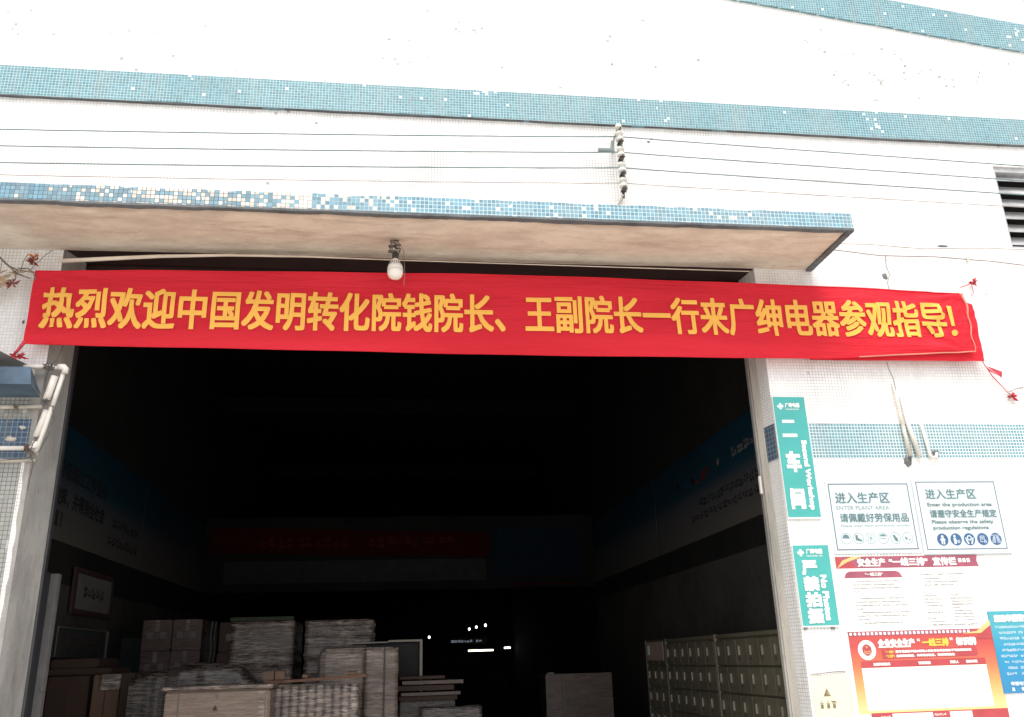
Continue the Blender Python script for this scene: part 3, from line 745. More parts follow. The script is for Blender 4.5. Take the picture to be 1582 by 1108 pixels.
# dried branch with rags left of the banner
dbn = thing('dried_branch', 'bare grey twigs with faded red and straw coloured rags tied left of the banner', 'branch', (-2.9, 0, 4.4))
b = B(); tube(b, [(-3.15, -.08, 4.60), (-2.95, -.10, 4.47), (-2.84, -.12, 4.36), (-2.74, -.13, 4.27), (-2.64, -.14, 4.23)], [.010, .008, .007, .006, .004], 6)
tube(b, [(-2.80, -.12, 4.33), (-2.74, -.12, 4.30), (-2.63, -.14, 4.28), (-2.60, -.14, 4.22)], .005, 6); tube(b, [(-2.86, -.12, 4.38), (-2.86, -.12, 4.25), (-2.88, -.10, 4.14), (-2.87, -.08, 4.02)], .0025, 5)
tube(b, [(-2.72, -.13, 4.30), (-2.70, -.15, 4.37), (-2.68, -.15, 4.42)], .003, 5); tube(b, [(-2.68, -.1, 4.30), (-2.58, -.12, 4.42), (-2.53, -.12, 4.47)], .0025, 5)
obj('twig', b, M['twig'], dbn)
obj('rag', tuft(-2.635, -.15, 4.36, .06, 22, 31, .075), M['ribbon_old'], dbn)
obj('rag', tuft(-2.632, -.15, 4.40, .05, 6, 33, .055), M['ribbon_orange'], dbn)
obj('rag', tuft(-2.76, -.13, 4.19, .05, 20, 37, .075), M['ribbon_old'], dbn)
obj('rag', tuft(-2.745, -.13, 4.28, .04, 16, 41, .085), M['straw'], dbn)
b = B(); rr = random.Random(8)
for k in range(16):
    z = 4.25+rr.uniform(-.05, .06); x = -2.78+rr.uniform(-.03, .03)
    poly(b, [(x, -.13, z), (x-.12, -.15+rr.uniform(-.03, .03), z-.05+rr.uniform(-.02, .04)), (x-.24, -.14, z-.12+rr.uniform(-.03, .03)), (x-.11, -.14, z-.075)])
obj('dry_leaf', b, M['straw'], dbn)

# ================================================================ left lean-to canopy and pipes
cn = thing('lean_to_canopy', 'weathered blue metal edged lean-to canopy at the left picture edge', 'canopy', (-3.0, 0, 3.4))
b = B(); poly(b, [(-2.475, -.30, 3.51), (-6.5, -.30, 3.51), (-6.5, -.30, 3.388), (-2.455, -.30, 3.388)])
poly(b, [(-2.475, -.30, 3.51), (-2.455, -.30, 3.388), (-2.50, -.01, 3.40), (-2.58, -.01, 3.56)])
obj('gutter_face', b, M['canopy_blue'], cn)
b = B(); poly(b, [(-2.455, -.30, 3.387), (-6.5, -.30, 3.387), (-6.5, -.01, 3.38), (-2.50, -.01, 3.38)]); obj('gutter_bottom', b, M['canopy_blue'], cn)
b = B(); n = 26  # roof sheet: outward depth beyond view added to shade the pier
for s in (0, .006):
    prev = None
    for k in range(n+1):
        t = k/n; y = -.02-1.9*t; x = -2.58-.42*t**.8-.05*math.sin(t*3); z = 3.60+.08*math.sin(t*1.5)+s
        cur = (b.verts.new((x, y, z)), b.verts.new((-6.5, y, z)))
        if prev: b.faces.new((prev[0], prev[1], cur[1], cur[0]))
        prev = cur
obj('deepened_roof_sheet', b, M['canopy_grey'], cn)
pp = thing('pvc_pipe_cluster', 'white PVC pipes with elbows and loose wires on the left door jamb', 'pipes', (-2.5, 0, 3.0))
obj('pipe', tb([(-2.62, -.06, 3.59), (-2.37, -.06, 3.592)], .017, 12), M['pvc'], pp, smooth=True)
obj('elbow', tb([(-2.39, -.06, 3.592), (-2.352, -.06, 3.592), (-2.34, -.06, 3.58), (-2.345, -.06, 3.545)], .022, 12), M['pvc'], pp, smooth=True)
obj('pipe', tb([(-2.402, -.07, 3.52), (-2.440, -.06, 3.345)], .024, 12), M['pvc'], pp, smooth=True)
obj('pipe', tb([(-2.356, -.05, 3.545), (-2.396, -.05, 3.31)], .0155, 12), M['pvc'], pp, smooth=True)
obj('pipe', tb([(-2.432, -.05, 3.28), (-2.475, -.04, 3.09)], [.019, .022], 12), M['pvc'], pp, smooth=True)
obj('pipe', tb([(-2.40, -.05, 3.30), (-2.425, -.05, 3.15), (-2.462, -.05, 2.96)], .0165, 12), M['pvc'], pp, smooth=True)
obj('pipe', tb([(-4.0, -.05, 3.282), (-2.46, -.05, 3.302)], .0135, 12), M['pvc_dirty'], pp, smooth=True)
obj('pipe', tb([(-4.0, -.05, 3.012), (-2.49, -.05, 3.008)], .0155, 12), M['pvc'], pp, smooth=True)
obj('elbow', tb([(-2.50, -.05, 3.008), (-2.475, -.05, 3.01), (-2.468, -.05, 3.055)], .021, 12), M['pvc'], pp, smooth=True)
obj('pipe', tb([(-4.0, -.05, 2.925), (-2.45, -.05, 2.922)], .011, 12), M['pvc_dirty'], pp, smooth=True)
obj('tee', bx(-2.53, -2.50, -.075, -.03, 2.985, 3.03, bev=.004), M['plank'], pp)
b = B(); rr = random.Random(19)
for (x, z, s) in ((-2.46, 3.59, .03), (-2.43, 3.325, .03), (-2.47, 2.97, .035), (-2.62, 3.295, .018), (-2.42, 3.58, .03)):
    for k in range(5):
        tube(b, [(x+rr.uniform(-s, s), -.085+rr.uniform(-.01, .01), z+rr.uniform(-s, s)) for q in range(5)], .0028, 5)
tube(b, [(-2.385, -.07, 3.30), (-2.37, -.07, 3.2), (-2.385, -.07, 3.1), (-2.43, -.075, 2.98), (-2.50, -.075, 2.93), (-2.75, -.07, 2.915)], .0035, 5)
tube(b, [(-2.445, -.07, 3.09), (-2.475, -.075, 3.04), (-2.49, -.07, 2.97), (-2.455, -.07, 2.90), (-2.47, -.05, 2.8), (-2.48, -.03, 2.72)], .003, 5)
tube(b, [(-2.46, -.07, 3.60), (-2.42, -.05, 3.64), (-2.40, -.04, 3.72), (-2.39, -.02, 3.80)], .003, 5); tube(b, [(-2.45, -.07, 3.58), (-2.46, -.07, 3.46), (-2.45, -.06, 3.39), (-2.43, -.06, 3.34)], .0025, 5)
obj('loose_wire', b, M['rust'], pp)
pr = thing('pvc_downpipes', 'three slim white PVC pipes above the pair of safety signs', 'pipes', (4.0, 0, 3.0))
obj('pipe', tb([(3.90, -.01, 3.55), (3.915, -.02, 3.35), (3.922, -.03, 3.15), (3.935, -.04, 2.955)], [.003, .008, .014, .016], 10), M['pvc_dirty'], pr, smooth=True)
obj('pipe', tb([(3.955, -.015, 3.45), (3.975, -.02, 3.2), (4.015, -.03, 2.955)], [.008, .018, .02], 10), M['pvc'], pr, smooth=True)
obj('pipe', tb([(4.085, -.02, 3.225), (4.10, -.03, 2.97), (4.118, -.03, 2.945), (4.15, -.03, 2.95), (4.17, -.02, 2.985)], .012, 10), M['pvc'], pr, smooth=True)
obj('core_wire', tb([(3.925, -.035, 3.05), (3.93, -.045, 2.95), (3.925, -.04, 2.90)], .006, 6), M['rust'], pr)

# ================================================================ signs on the right pier
def logo(p, x, z, s, y, mat):
    b = B()
    for a, (dx, dz) in enumerate(((-.30, .0), (.02, .30), (.30, .02), (0, -.30), (0.0, 0.0))):
        h = .24 if a < 4 else .16
        cx, cz = x+dx*s, z+dz*s
        poly(b, [(cx-h*s, y, cz), (cx, y, cz-h*s), (cx+h*s, y, cz), (cx, y, cz+h*s)])
    return obj('emblem', b, M[mat], p)
s1 = thing('workshop_sign', 'tall turquoise sign with white Second Workshop lettering beside the doorway', 'sign', (3.01, 0, 2.96), 'turquoise signs on the pier')
obj('board', bx(2.878, 3.143, -.016, -.0045, 2.485, 3.435), M['white_print'], s1)
obj('face', bx(2.882, 3.139, -.019, -.016, 2.497, 3.432), M['teal'], s1)
Y = -.0205
logo(s1, 2.934, 3.355, .052, Y, 'white_print')
text('lettering', '广绅电器', 2.972, 3.092, 3.346, 3.384, Y, M['white_print'], s1, bold=.0016)
obj('lettering', rows(B(), 2.972, 3.092, 3.326, .012, Y, 3, cell=.008), M['white_print'], s1)
obj('character', bx(2.932, 3.030, Y-.001, Y, 3.222, 3.246), M['white_print'], s1)
obj('character', bx(2.922, 3.040, Y-.001, Y, 3.110, 3.136), M['white_print'], s1)
text('character', '车', 2.922, 3.040, 2.835, 3.000, Y, M['white_print'], s1, bold=.008)
text('character', '间', 2.918, 3.032, 2.555, 2.715, Y, M['white_print'], s1, bold=.008)
text('lettering', 'Second Workshop', 3.052, 3.108, 2.550, 3.085, Y, M['white_print'], s1, bold=.0035, down=True)
s2 = thing('no_photos_sign', 'shorter turquoise sign with white No Photos lettering below the workshop sign', 'sign', (3.02, 0, 2.0), 'turquoise signs on the pier')
obj('board', bx(2.880, 3.163, -.016, -.0045, 1.712, 2.292), M['white_print'], s2)
obj('face', bx(2.884, 3.159, -.019, -.016, 1.722, 2.289), M['teal'], s2)
logo(s2, 2.938, 2.235, .052, Y, 'white_print')
text('lettering', '广绅电器', 2.980, 3.108, 2.226, 2.264, Y, M['white_print'], s2, bold=.0016)
obj('lettering', rows(B(), 2.980, 3.108, 2.206, .012, Y, 5, cell=.008), M['white_print'], s2)
for k, ch in enumerate('严禁拍摄'):
    text('character', ch, 2.930, 3.050, 2.075-k*.113, 2.180-k*.113, Y, M['white_print'], s2, bold=.0065)
text('lettering', 'No Photos', 3.062, 3.112, 1.755, 2.075, Y, M['white_print'], s2, bold=.0035, down=True)
obj('mount_screw', bx(2.895, 2.915, -.012, -.004, 1.695, 1.71), M['cement'], s2)
obj('mount_screw', bx(3.10, 3.125, -.012, -.004, 1.693, 1.708), M['cement'], s2)

def border(x0, x1, z0, z1, y, t, mat, p):
    b = B(); plate(b, x0, x1, z1-t, z1, y); plate(b, x0, x1, z0, z0+t, y); plate(b, x0, x0+t, z0+t, z1-t, y); plate(b, x1-t, x1, z0+t, z1-t, y)
    return obj('border', b, mat, p)
sa = thing('safety_sign', 'white safety sign Enter Plant Area, left one of the pair with pale pictograms', 'sign', (3.55, 0, 2.5), 'white safety signs side by side')
obj('board', bx(3.212, 3.905, -.010, -.0005, 2.222, 2.768, bev=.002), M['sign_white'], sa)
border(3.232, 3.880, 2.250, 2.748, -.0115, .007, M['ink_line'], sa)
text('lettering', '进入生产区', 3.275, 3.715, 2.597, 2.682, -.0115, M['ink_green'], sa, bold=.0012)
text('lettering', 'ENTER PLANT AREA', 3.275, 3.700, 2.548, 2.578, -.0115, M['ink_faint'], sa)
text('lettering', '请佩戴好劳保用品', 3.290, 3.842, 2.455, 2.522, -.0115, M['ink_green'], sa, bold=.001)
text('lettering', 'Please wear labor protection articles', 3.29, 3.84, 2.416, 2.438, -.0115, M['ink_faint'], sa)
pic = [3.315+k*.0985 for k in range(6)]
for k, x in enumerate(pic):
    b = B(); ring(b, x, 2.335, -.0115, .039, .042)
    obj('pictogram_ring', b, M['ink_faint'], sa)
    b = B(); Z = 2.335; Yp = -.0118
    if k == 0: fan(b, x, Z+.006, Yp, .026, .024, 12, 0, 180); plate(b, x-.030, x+.030, Z+.001, Z+.006, Yp)      # helmet
    elif k == 1: poly(b, [(x-.022, Yp, Z+.025), (x-.024, Yp, Z-.012), (x+.026, Yp, Z-.024), (x+.026, Yp, Z-.012), (x-.004, Yp, Z+.004), (x-.004, Yp, Z+.025)][::1])   # boot
    elif k == 2: ring(b, x, Z, Yp, .005, .010, 12); ring(b, x, Z, Yp, .022, .024, 20)                        # ear muffs
    elif k == 3: fan(b, x, Z+.014, Yp, .026, .016, 10, 0, 180); plate(b, x-.024, x+.024, Z-.006, Z-.002, Yp)  # cap and visor
    elif k == 4: poly(b, [(x-.022, Yp, Z+.020), (x-.004, Yp, Z-.022), (x+.018, Yp, Z-.026), (x+.016, Yp, Z-.004), (x-.006, Yp, Z+.026)])  # glove
    else: poly(b, [(x-.022, Yp, Z+.012), (x-.018, Yp, Z-.014), (x-.002, Yp, Z-.010), (x-.006, Yp, Z+.004)]); poly(b, [(x+.002, Yp, Z-.020), (x+.026, Yp, Z-.012), (x+.026, Yp, Z-.008), (x+.002, Yp, Z-.014)])
    obj('pictogram', b, M['ink_green'], sa)
sb = thing('safety_sign', 'white safety sign Enter the production area, right one of the pair with blue round pictograms', 'sign', (4.27, 0, 2.5), 'white safety signs side by side')
obj('board', bx(3.918, 4.640, -.014, -.0005, 2.208, 2.782, bev=.003), M['sign_white'], sb)
border(3.946, 4.603, 2.243, 2.760, -.0155, .0065, M['ink_line'], sb)
YB = -.0155
text('lettering', '进入生产区', 4.010, 4.430, 2.624, 2.704, YB, M['ink_green'], sb, bold=.0012)
text('lettering', 'Enter the production area', 4.012, 4.545, 2.560, 2.598, YB, M['ink_pale'], sb, bold=.0008)
text('lettering', '请遵守安全生产规定', 4.018, 4.570, 2.482, 2.545, YB, M['ink_green'], sb, bold=.0012)
text('lettering', 'Please observe the safety', 4.022, 4.530, 2.430, 2.466, YB, M['ink_pale'], sb, bold=.0008)
text('lettering', 'production regulations', 4.025, 4.482, 2.385, 2.420, YB, M['ink_pale'], sb, bold=.0008)
for k in range(5):
    x = 4.085+k*.1095; Z = 2.318; r = .046
    obj('pictogram_disc', (lambda bb: (fan(bb, x, Z, YB, r, r, 28), bb)[1])(B()), M['ink_blue'], sb)
    b = B(); y = YB-.0006
    if k == 0: fan(b, x, Z+.022, y, .011, .011, 12); poly(b, [(x-.024, y, Z-.004), (x-.012, y, Z+.010), (x+.012, y, Z+.010), (x+.024, y, Z-.004), (x+.014, y, Z-.006), (x+.014, y, Z-.036), (x+.003, y, Z-.036), (x+.003, y, Z-.012), (x-.003, y, Z-.012), (x-.003, y, Z-.036), (x-.014, y, Z-.036), (x-.014, y, Z-.006)])
    elif k == 1: fan(b, x-.010, Z+.024, y, .010, .010, 12); poly(b, [(x-.022, y, Z+.010), (x-.004, y, Z+.012), (x+.004, y, Z-.012), (x-.002, y, Z-.034), (x-.020, y, Z-.034)]); ring(b, x+.018, Z-.016, y, .006, .011, 12)
    elif k == 2:
        ring(b, x, Z+.010, y, .012, .020, 16)
        poly(b, [(x-.034, y, Z+.012), (x-.028, y, Z+.014), (x-.014, y, Z-.014), (x-.006, y, Z-.036), (x-.020, y, Z-.034), (x-.028, y, Z-.014)]); poly(b, [(x+.034, y, Z+.012), (x+.028, y, Z-.014), (x+.020, y, Z-.034), (x+.006, y, Z-.036), (x+.014, y, Z-.014), (x+.028, y, Z+.014)])
    elif k == 3:
        border_ = [(x-.022, x+.014, Z+.020, Z+.024), (x-.022, x-.018, Z-.022, Z+.020), (x+.010, x+.014, Z-.010, Z+.020), (x-.018, x+.0, Z-.022, Z-.018), (x-.014, x+.006, Z+.008, Z+.012), (x-.014, x+.006, Z-.002, Z+.002)]
        for q in border_: plate(b, *q, y)
        ring(b, x+.016, Z-.018, y, .006, .011, 12)
    else:
        for q in range(-3, 4):
            if q: poly(b, [(x+q*.0115-.0022, y, Z-.030), (x+q*.0115+.0022, y, Z-.030), (x+q*.006+.0022, y, Z+.020), (x+q*.006-.0022, y, Z+.020)])
        plate(b, x-.036, x+.036, Z+.026, Z+.030, y)
    obj('pictogram', b, M['sign_white'], sb)

# ---- publicity poster
p1 = thing('safety_notice_poster', 'white notice poster with plum header ribbon and small grey text under the safety signs', 'poster', (3.75, 0, 1.95))
y = -.0055
obj('sheet', bx(3.208, 4.330, y, -.0005, 1.672, 2.203), M['paper'], p1)
b = B(); poly(b, [(3.206, y-.001, 2.118), (4.342, y-.001, 2.118), (4.332, y-.001, 2.160), (4.342, y-.001, 2.203), (3.206, y-.001, 2.203)]); obj('header', b, M['poster_plum'], p1)
b = B(); poly(b, [(3.212, y-.0016, 2.120), (3.30, y-.0016, 2.165), (3.42, y-.0016, 2.202), (3.34, y-.0016, 2.202), (3.26, y-.0016, 2.175)]); obj('ribbon_print', b, M['poster_gold'], p1)
b = B(); poly(b, [(3.206, y-.0014, 2.118), (3.36, y-.0014, 2.118), (3.33, y-.0014, 2.16), (3.206, y-.0014, 2.203)]); obj('ribbon_print', b, M['poster_red'], p1)
for s, a, c in (('安全生产', 3.375, 3.595), ('“一线三排”', 3.625, 3.935), ('宣传栏', 3.975, 4.165)):
    text('lettering', s, a, c, 2.128 if s[0] != '“' else 2.130, 2.190, y-.002, M['white_print'], p1, bold=.0028)
for k in range(3):
    obj('header_block', (lambda bb: (poly(bb, [(4.185+k*.034, y-.002, 2.148), (4.210+k*.034, y-.002, 2.152), (4.207+k*.034, y-.002, 2.180), (4.182+k*.034, y-.002, 2.176)]), bb)[1])(B()), M['white_print'], p1)
b = B(); poly(b, [(3.255, y-.001, 2.048), (3.715, y-.001, 2.048), (3.695, y-.001, 2.085), (3.665, y-.001, 2.096), (3.305, y-.001, 2.096), (3.275, y-.001, 2.085)]); obj('tab', b, M['poster_plum'], p1)
text('lettering', '“一线三排”', 3.42, 3.56, 2.060, 2.086, y-.002, M['white_print'], p1, bold=.001)
b = B(); L = []
z = 2.018
for k, (i0, i1) in enumerate(((.06, .63), (0, .58), (.0, .62), (0, .07), (0, 0), (.06, .66), (0, .60), (0, .70), (0, .10), (.07, .70), (.0, .70), (0, .18), (.07, .60))):
    if i1: rows(b, 3.315+i0*.6, 3.315+.62*i1*.95, z, .0125, y-.001, 100+k)
    z -= .0245
z = 2.06
for k, (a, c) in enumerate(((3.83, 4.21), (3.88, 4.02), (3.90, 4.18), (3.88, 4.12))): rows(b, a, c, z-(.028*k if k < 1 else .006+.024*k), .0125, y-.001, 200+k)
for k in range(6): rows(b, 3.845+.003*k, 3.98+.02*(k % 2), 1.905-.0235*k, .012, y-.001, 300+k)
for k in range(9): rows(b, 4.065+(.0 if k else 0), (4.13 if k in (0, 4) else 4.245), 1.908-.0222*k, .012, y-.001, 400+k)
rows(b, 3.86, 3.93, 1.745, .012, y-.001, 501); rows(b, 3.87, 4.0, 1.722, .012, y-.001, 502); rows(b, 3.86, 4.25, 1.699, .013, y-.001, 503)
tag(obj('small_print', b, M['ink_grey'], p1), None, None, kind='stuff')
# ---- orange hazard board
p2 = thing('hazard_board_poster', 'orange and red hazard notice board poster with a large blank white panel', 'poster', (3.78, 0, 1.4))
y = -.0065
obj('sheet', bx(3.222, 4.345, y, -.0005, 1.02, 1.672), M['poster_orange'], p2)
obj('film_strip', bx(3.222, 4.20, y-.001, y-.0002, 1.640, 1.6725), M['poster_plum'], p2)
b = B()
for k in range(29): plate(b, 3.230+k*.0327, 3.248+k*.0327, 1.647, 1.665, y-.002)
obj('film_holes', b, M['white_print'], p2)
b = B(); poly(b, [(4.10, y-.0022, 1.640), (4.22, y-.0022, 1.655), (4.345, y-.0022, 1.735), (4.345, y-.0022, 1.700), (4.25, y-.0022, 1.640)]); obj('ribbon_print', b, M['poster_gold'], p2)
b = B(); poly(b, [(4.25, y-.0026, 1.640), (4.345, y-.0026, 1.70), (4.345, y-.0026, 1.60), (4.2, y-.0026, 1.60)]); obj('ribbon_print', b, M['poster_red'], p2)
text('lettering', '企业安全生产', 3.435, 3.720, 1.555, 1.618, y-.0015, M['white_print'], p2, bold=.0032)
text('lettering', '“', 3.74, 3.762, 1.595, 1.615, y-.0015, M['white_print'], p2, bold=.001)
text('lettering', '一线三排', 3.775, 3.985, 1.558, 1.614, y-.0015, M['poster_yellow'], p2, bold=.0028)
text('lettering', '”', 3.995, 4.018, 1.595, 1.615, y-.0015, M['white_print'], p2, bold=.001)
text('lettering', '标识牌', 4.04, 4.20, 1.558, 1.616, y-.0028, M['white_print'], p2, bold=.0032)
b = B(); poly(b, [(3.455, y-.001, 1.480), (4.18, y-.001, 1.484), (4.195, y-.001, 1.495), (4.195, y-.001, 1.540), (4.18, y-.001, 1.547), (3.455, y-.001, 1.543)]); obj('text_panel', b, M['poster_red'], p2)
text('lettering', '“一线”:', 3.480, 3.550, 1.518, 1.538, y-.0015, M['poster_yellow'], p2, bold=.001)
text('lettering', '坚守发展决不能以牺牲人的生命为代价这条不可逾越的红线', 3.560, 4.150, 1.519, 1.538, y-.0015, M['white_print'], p2, bold=.0012)
text('lettering', '“三排”:', 3.480, 3.550, 1.489, 1.509, y-.0015, M['poster_yellow'], p2, bold=.001)
text('lettering', '全面排查隐患、科学排序隐患、有效排除隐患', 3.560, 4.015, 1.490, 1.509, y-.0015, M['white_print'], p2, bold=.0012)
obj('table_header', bx(3.285, 4.245, y-.0016, y-.0002, 1.425, 1.470), M['poster_red'], p2)
for s, a, c in (('主要风险隐患', 3.375, 3.505), ('管控措施', 3.720, 3.815), ('责任人', 3.965, 4.035), ('整改时限', 4.090, 4.180)):
    text('lettering', s, a, c, 1.437, 1.458, y-.0022, M['white_print'], p2, bold=.0012)
obj('blank_panel', bx(3.285, 4.245, y-.0016, y-.0002, 1.142, 1.424), M['panel_cream'], p2)
for z in (1.335, 1.245): obj('rule_line', bx(3.30, 4.23, y-.0022, y-.0017, z, z+.0018), M['paper'], p2)
obj('footer', bx(3.305, 4.345, y-.0014, y-.0002, 1.02, 1.126), M['poster_red'], p2)
for a, c in ((3.46, 3.765), (3.895, 4.065)): obj('footer_field', bx(a, c, y-.0022, y-.0015, 1.05, 1.118), M['paper'], p2)
tag(obj('small_print', rows(B(), 3.375, 3.455, 1.089, .017, y-.0022, 68), M['white_print'], p2), None, None, kind='stuff')
tag(obj('small_print', rows(B(), 3.775, 3.888, 1.093, .017, y-.0022, 69), M['white_print'], p2), None, None, kind='stuff')
obj('footer_corner', bx(3.222, 3.302, y-.0014, y-.0002, 1.06, 1.120), M['sign_white'], p2)
b = B(); ring(b, 3.345, 1.545, y-.002, .048, .068, 32); obj('emblem_ring', b, M['white_print'], p2)
b = B(); fan(b, 3.345, 1.545, y-.0016, .050, .050, 28); obj('emblem_disc', b, M['sign_white'], p2)
b = B(); poly(b, [(3.311, y-.0024, 1.562), (3.311, y-.0024, 1.530), (3.328, y-.0024, 1.512), (3.345, y-.0024, 1.504), (3.362, y-.0024, 1.512), (3.379, y-.0024, 1.530), (3.379, y-.0024, 1.562), (3.365, y-.0024, 1.578), (3.345, y-.0024, 1.586), (3.325, y-.0024, 1.578)]); obj('emblem_shield', b, M['poster_red'], p2)
b = B(); poly(b, [(3.345+(.010 if k % 2 == 0 else .004)*math.sin(R(36*k)), y-.003, 1.566+(.010 if k % 2 == 0 else .004)*math.cos(R(36*k))) for k in range(10)][::-1])
for dz in (0, .012): poly(b, [(3.320, y-.003, 1.538-dz), (3.345, y-.003, 1.530-dz), (3.370, y-.003, 1.538-dz), (3.370, y-.003, 1.542-dz), (3.345, y-.003, 1.534-dz), (3.320, y-.003, 1.542-dz)])
obj('emblem_star', b, M['poster_gold'], p2)
# ---- blue integrity poster
p3 = thing('blue_notice_poster', 'bright blue notice poster with white text at the right picture edge', 'poster', (4.6, 0, 1.5))
y = -.0095
obj('sheet', bx(4.337, 4.96, y, -.001, 1.222, 1.790), M['poster_blue'], p3)
text('lettering', '廉洁举报警示', 4.372, 4.660, 1.712, 1.765, y-.001, M['white_print'], p3, bold=.003)
b = B()
for k in range(9): rows(b, 4.372+(.0 if k in (0, 5) else .02), 4.92, 1.668-.0405*k, .020, y-.001, 700+k, cell=.0195)
tag(obj('small_print', b, M['sign_white'], p3), None, None, kind='stuff')
text('lettering', '举报电话: 1', 4.405, 4.560, 1.272, 1.300, y-.001, M['sign_white'], p3, bold=.0015)
text('lettering', '监', 4.405, 4.430, 1.236, 1.262, y-.001, M['sign_white'], p3, bold=.0015)
text('lettering', '督', 4.480, 4.505, 1.236, 1.262, y-.001, M['sign_white'], p3, bold=.0015)
# ---- pale yellow board with warning triangle
p4 = thing('pale_yellow_board', 'pale yellow board with a dark triangle mark low on the pier beside the doorway', 'sign', (3.05, 0, 1.2))
b = B(); poly(b, [(2.905, -.007, .90), (3.195, -.007, .90), (3.190, -.007, 1.395), (2.893, -.007, 1.378)]); obj('board', b, M['cream_board'], p4)
obj('top_edge', tb([(2.893, -.009, 1.392), (2.95, -.010, 1.396), (3.02, -.010, 1.404), (3.10, -.010, 1.409), (3.16, -.009, 1.404)], .0035, 6), M['jamb'], p4)
b = B(); poly(b, [(2.970, -.008, 1.247), (3.028, -.008, 1.247), (3.000, -.008, 1.302)])
obj('triangle_mark', b, M['olive_ink'], p4)
b = B(); poly(b, [(3.002, -.0086, 1.280), (3.012, -.0086, 1.262), (3.034, -.0086, 1.250), (3.016, -.0086, 1.256), (3.004, -.0086, 1.268)]); obj('triangle_notch', b, M['cream_board'], p4)
b = B()
for cx, rot in ((2.95, 0), (2.997, 0), (3.040, 0)):
    plate(b, cx-.010, cx+.012, 1.168, 1.196, -.008); plate(b, cx-.013, cx+.014, 1.199, 1.204, -.008); plate(b, cx-.004, cx+.006, 1.209, 1.216, -.008)
plate(b, 3.022, 3.056, 1.207, 1.217, -.0083); poly(b, [(3.060, -.008, 1.198), (3.068, -.008, 1.206), (3.066, -.008, 1.212), (3.058, -.008, 1.202)])
obj('figure_marks', b, M['olive_ink'], p4)

# ================================================================ interior
def wall_text(parent, s, X, y0, y1, z0, z1, mat, side, bold=.006):
    """lettering on a side wall; side=-1: left wall (reads away from the door), +1: right wall"""
    bm = text_bm(B(), s, 0, abs(y1-y0), z0, z1, 0, bold)
    for v in bm.verts:
        t = v.co.x; d = v.co.y
        v.co = Vector((X-d*1.0, y0+t, v.co.z)) if side < 0 else Vector((X+d*1.0, y1-t, v.co.z))
    return obj('lettering', bm, mat, parent)
def wall_rows(parent, n, X, y0, y1, z0, z1, mat, side, seed):
    """n characters too dim to read, as character-sized marks on a side wall"""
    bm = rows(B(), 0, abs(y1-y0)+.001, z0, z1-z0, 0, seed, cell=abs(y1-y0)/n, skip=0)
    for v in bm.verts:
        t = v.co.x
        v.co = Vector((X, y0+t, v.co.z)) if side < 0 else Vector((X, y1-t, v.co.z))
    return tag(obj('small_print', bm, mat, parent), None, None, kind='stuff')
ml = thing('wall_mural_board', 'dim blue and white slogan board along the left inside wall', 'board', (-3.2, 3, 2.74))
obj('panel', bx(-3.198, -3.19, .6, 5.25, 2.74, 3.83), M['mural'], ml)
obj('panel', bx(-3.198, -3.192, 5.3, 8.98, 2.74, 3.83), M['mural'], ml)
wall_text(ml, '主价值通过工作坚持', -3.188, 2.15, 3.80, 3.32, 3.50, M['mural_ink'], -1)
wall_text(ml, '得发挥，并得到全社会', -3.188, 2.15, 3.80, 3.06, 3.24, M['mural_ink'], -1)
wall_text(ml, '值！', -3.188, 2.25, 2.60, 2.86, 3.02, M['mural_ink'], -1)
wall_rows(ml, 6, -3.188, 4.1, 5.15, 3.08, 3.20, M['mural_ink'], -1, 61)
wall_rows(ml, 8, -3.188, 4.0, 5.15, 2.88, 3.00, M['mural_ink'], -1, 62)
mr = thing('wall_mural_board', 'dim blue slogan board with orange prints along the right inside wall', 'board', (3.4, 3, 2.78))
obj('panel', bx(3.39, 3.398, .45, 5.0, 2.78, 3.80), M['mural'], mr)
obj('panel', bx(3.392, 3.398, 5.05, 8.98, 2.78, 3.80), M['mural'], mr)
wall_rows(mr, 5, 3.388, 1.35, 2.20, 3.45, 3.56, M['mural_light'], 1, 63)
wall_rows(mr, 14, 3.388, 1.4, 3.3, 3.12, 3.22, M['mural_ink'], 1, 64)
wall_rows(mr, 14, 3.388, 1.6, 3.6, 2.98, 3.07, M['mural_ink'], 1, 65)
rr = random.Random(77)
for (yy, zz, m, s) in ((2.6, 3.50, 'mural_light', .05), (2.95, 3.50, 'dim_red_text', .06), (3.1, 3.46, 'dim_red_text', .08), (3.3, 3.42, 'plank', .05), (3.45, 3.44, 'dim_red', .07), (4.0, 3.5, 'dim_red', .06)):
    b = B(); n = 9; poly(b, [(3.388, yy+s*rr.uniform(.6, 1.2)*math.cos(2*math.pi*k/n), zz+s*.9*rr.uniform(.5, 1.1)*math.sin(2*math.pi*k/n)) for k in range(n)]); obj('picture_print', b, M[m], mr)
rb = thing('indoor_red_banner', 'dim dark red banner on the cross beam deep inside the workshop', 'banner', (-.8, 9, 3.25))
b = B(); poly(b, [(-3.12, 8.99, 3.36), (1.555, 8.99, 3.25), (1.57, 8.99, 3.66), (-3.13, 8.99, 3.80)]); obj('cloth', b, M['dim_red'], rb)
tag(obj('small_print', rows(B(), -2.6, 1.1, 3.42, .19, 8.985, 66, cell=.30, skip=.1), M['dim_red_text'], rb), None, None, kind='stuff')
gb = thing('indoor_notice_board', 'pale notice strip with small print under the indoor red banner', 'board', (-.8, 9, 2.85))
obj('panel', bx(-2.85, 1.5, 8.985, 8.995, 2.86, 3.22), M['dim_grey'], gb)
b = B()
for k in range(4): rows(b, -2.6, 1.3, 3.14-.075*k, .04, 8.98, 900+k, cell=.06, skip=.25)
tag(obj('small_print', b, M['mural_ink'], gb), None, None, kind='stuff')
bb_ = thing('indoor_blue_board', 'dark blue board beside the indoor red banner', 'board', (2.4, 9, 2.8))
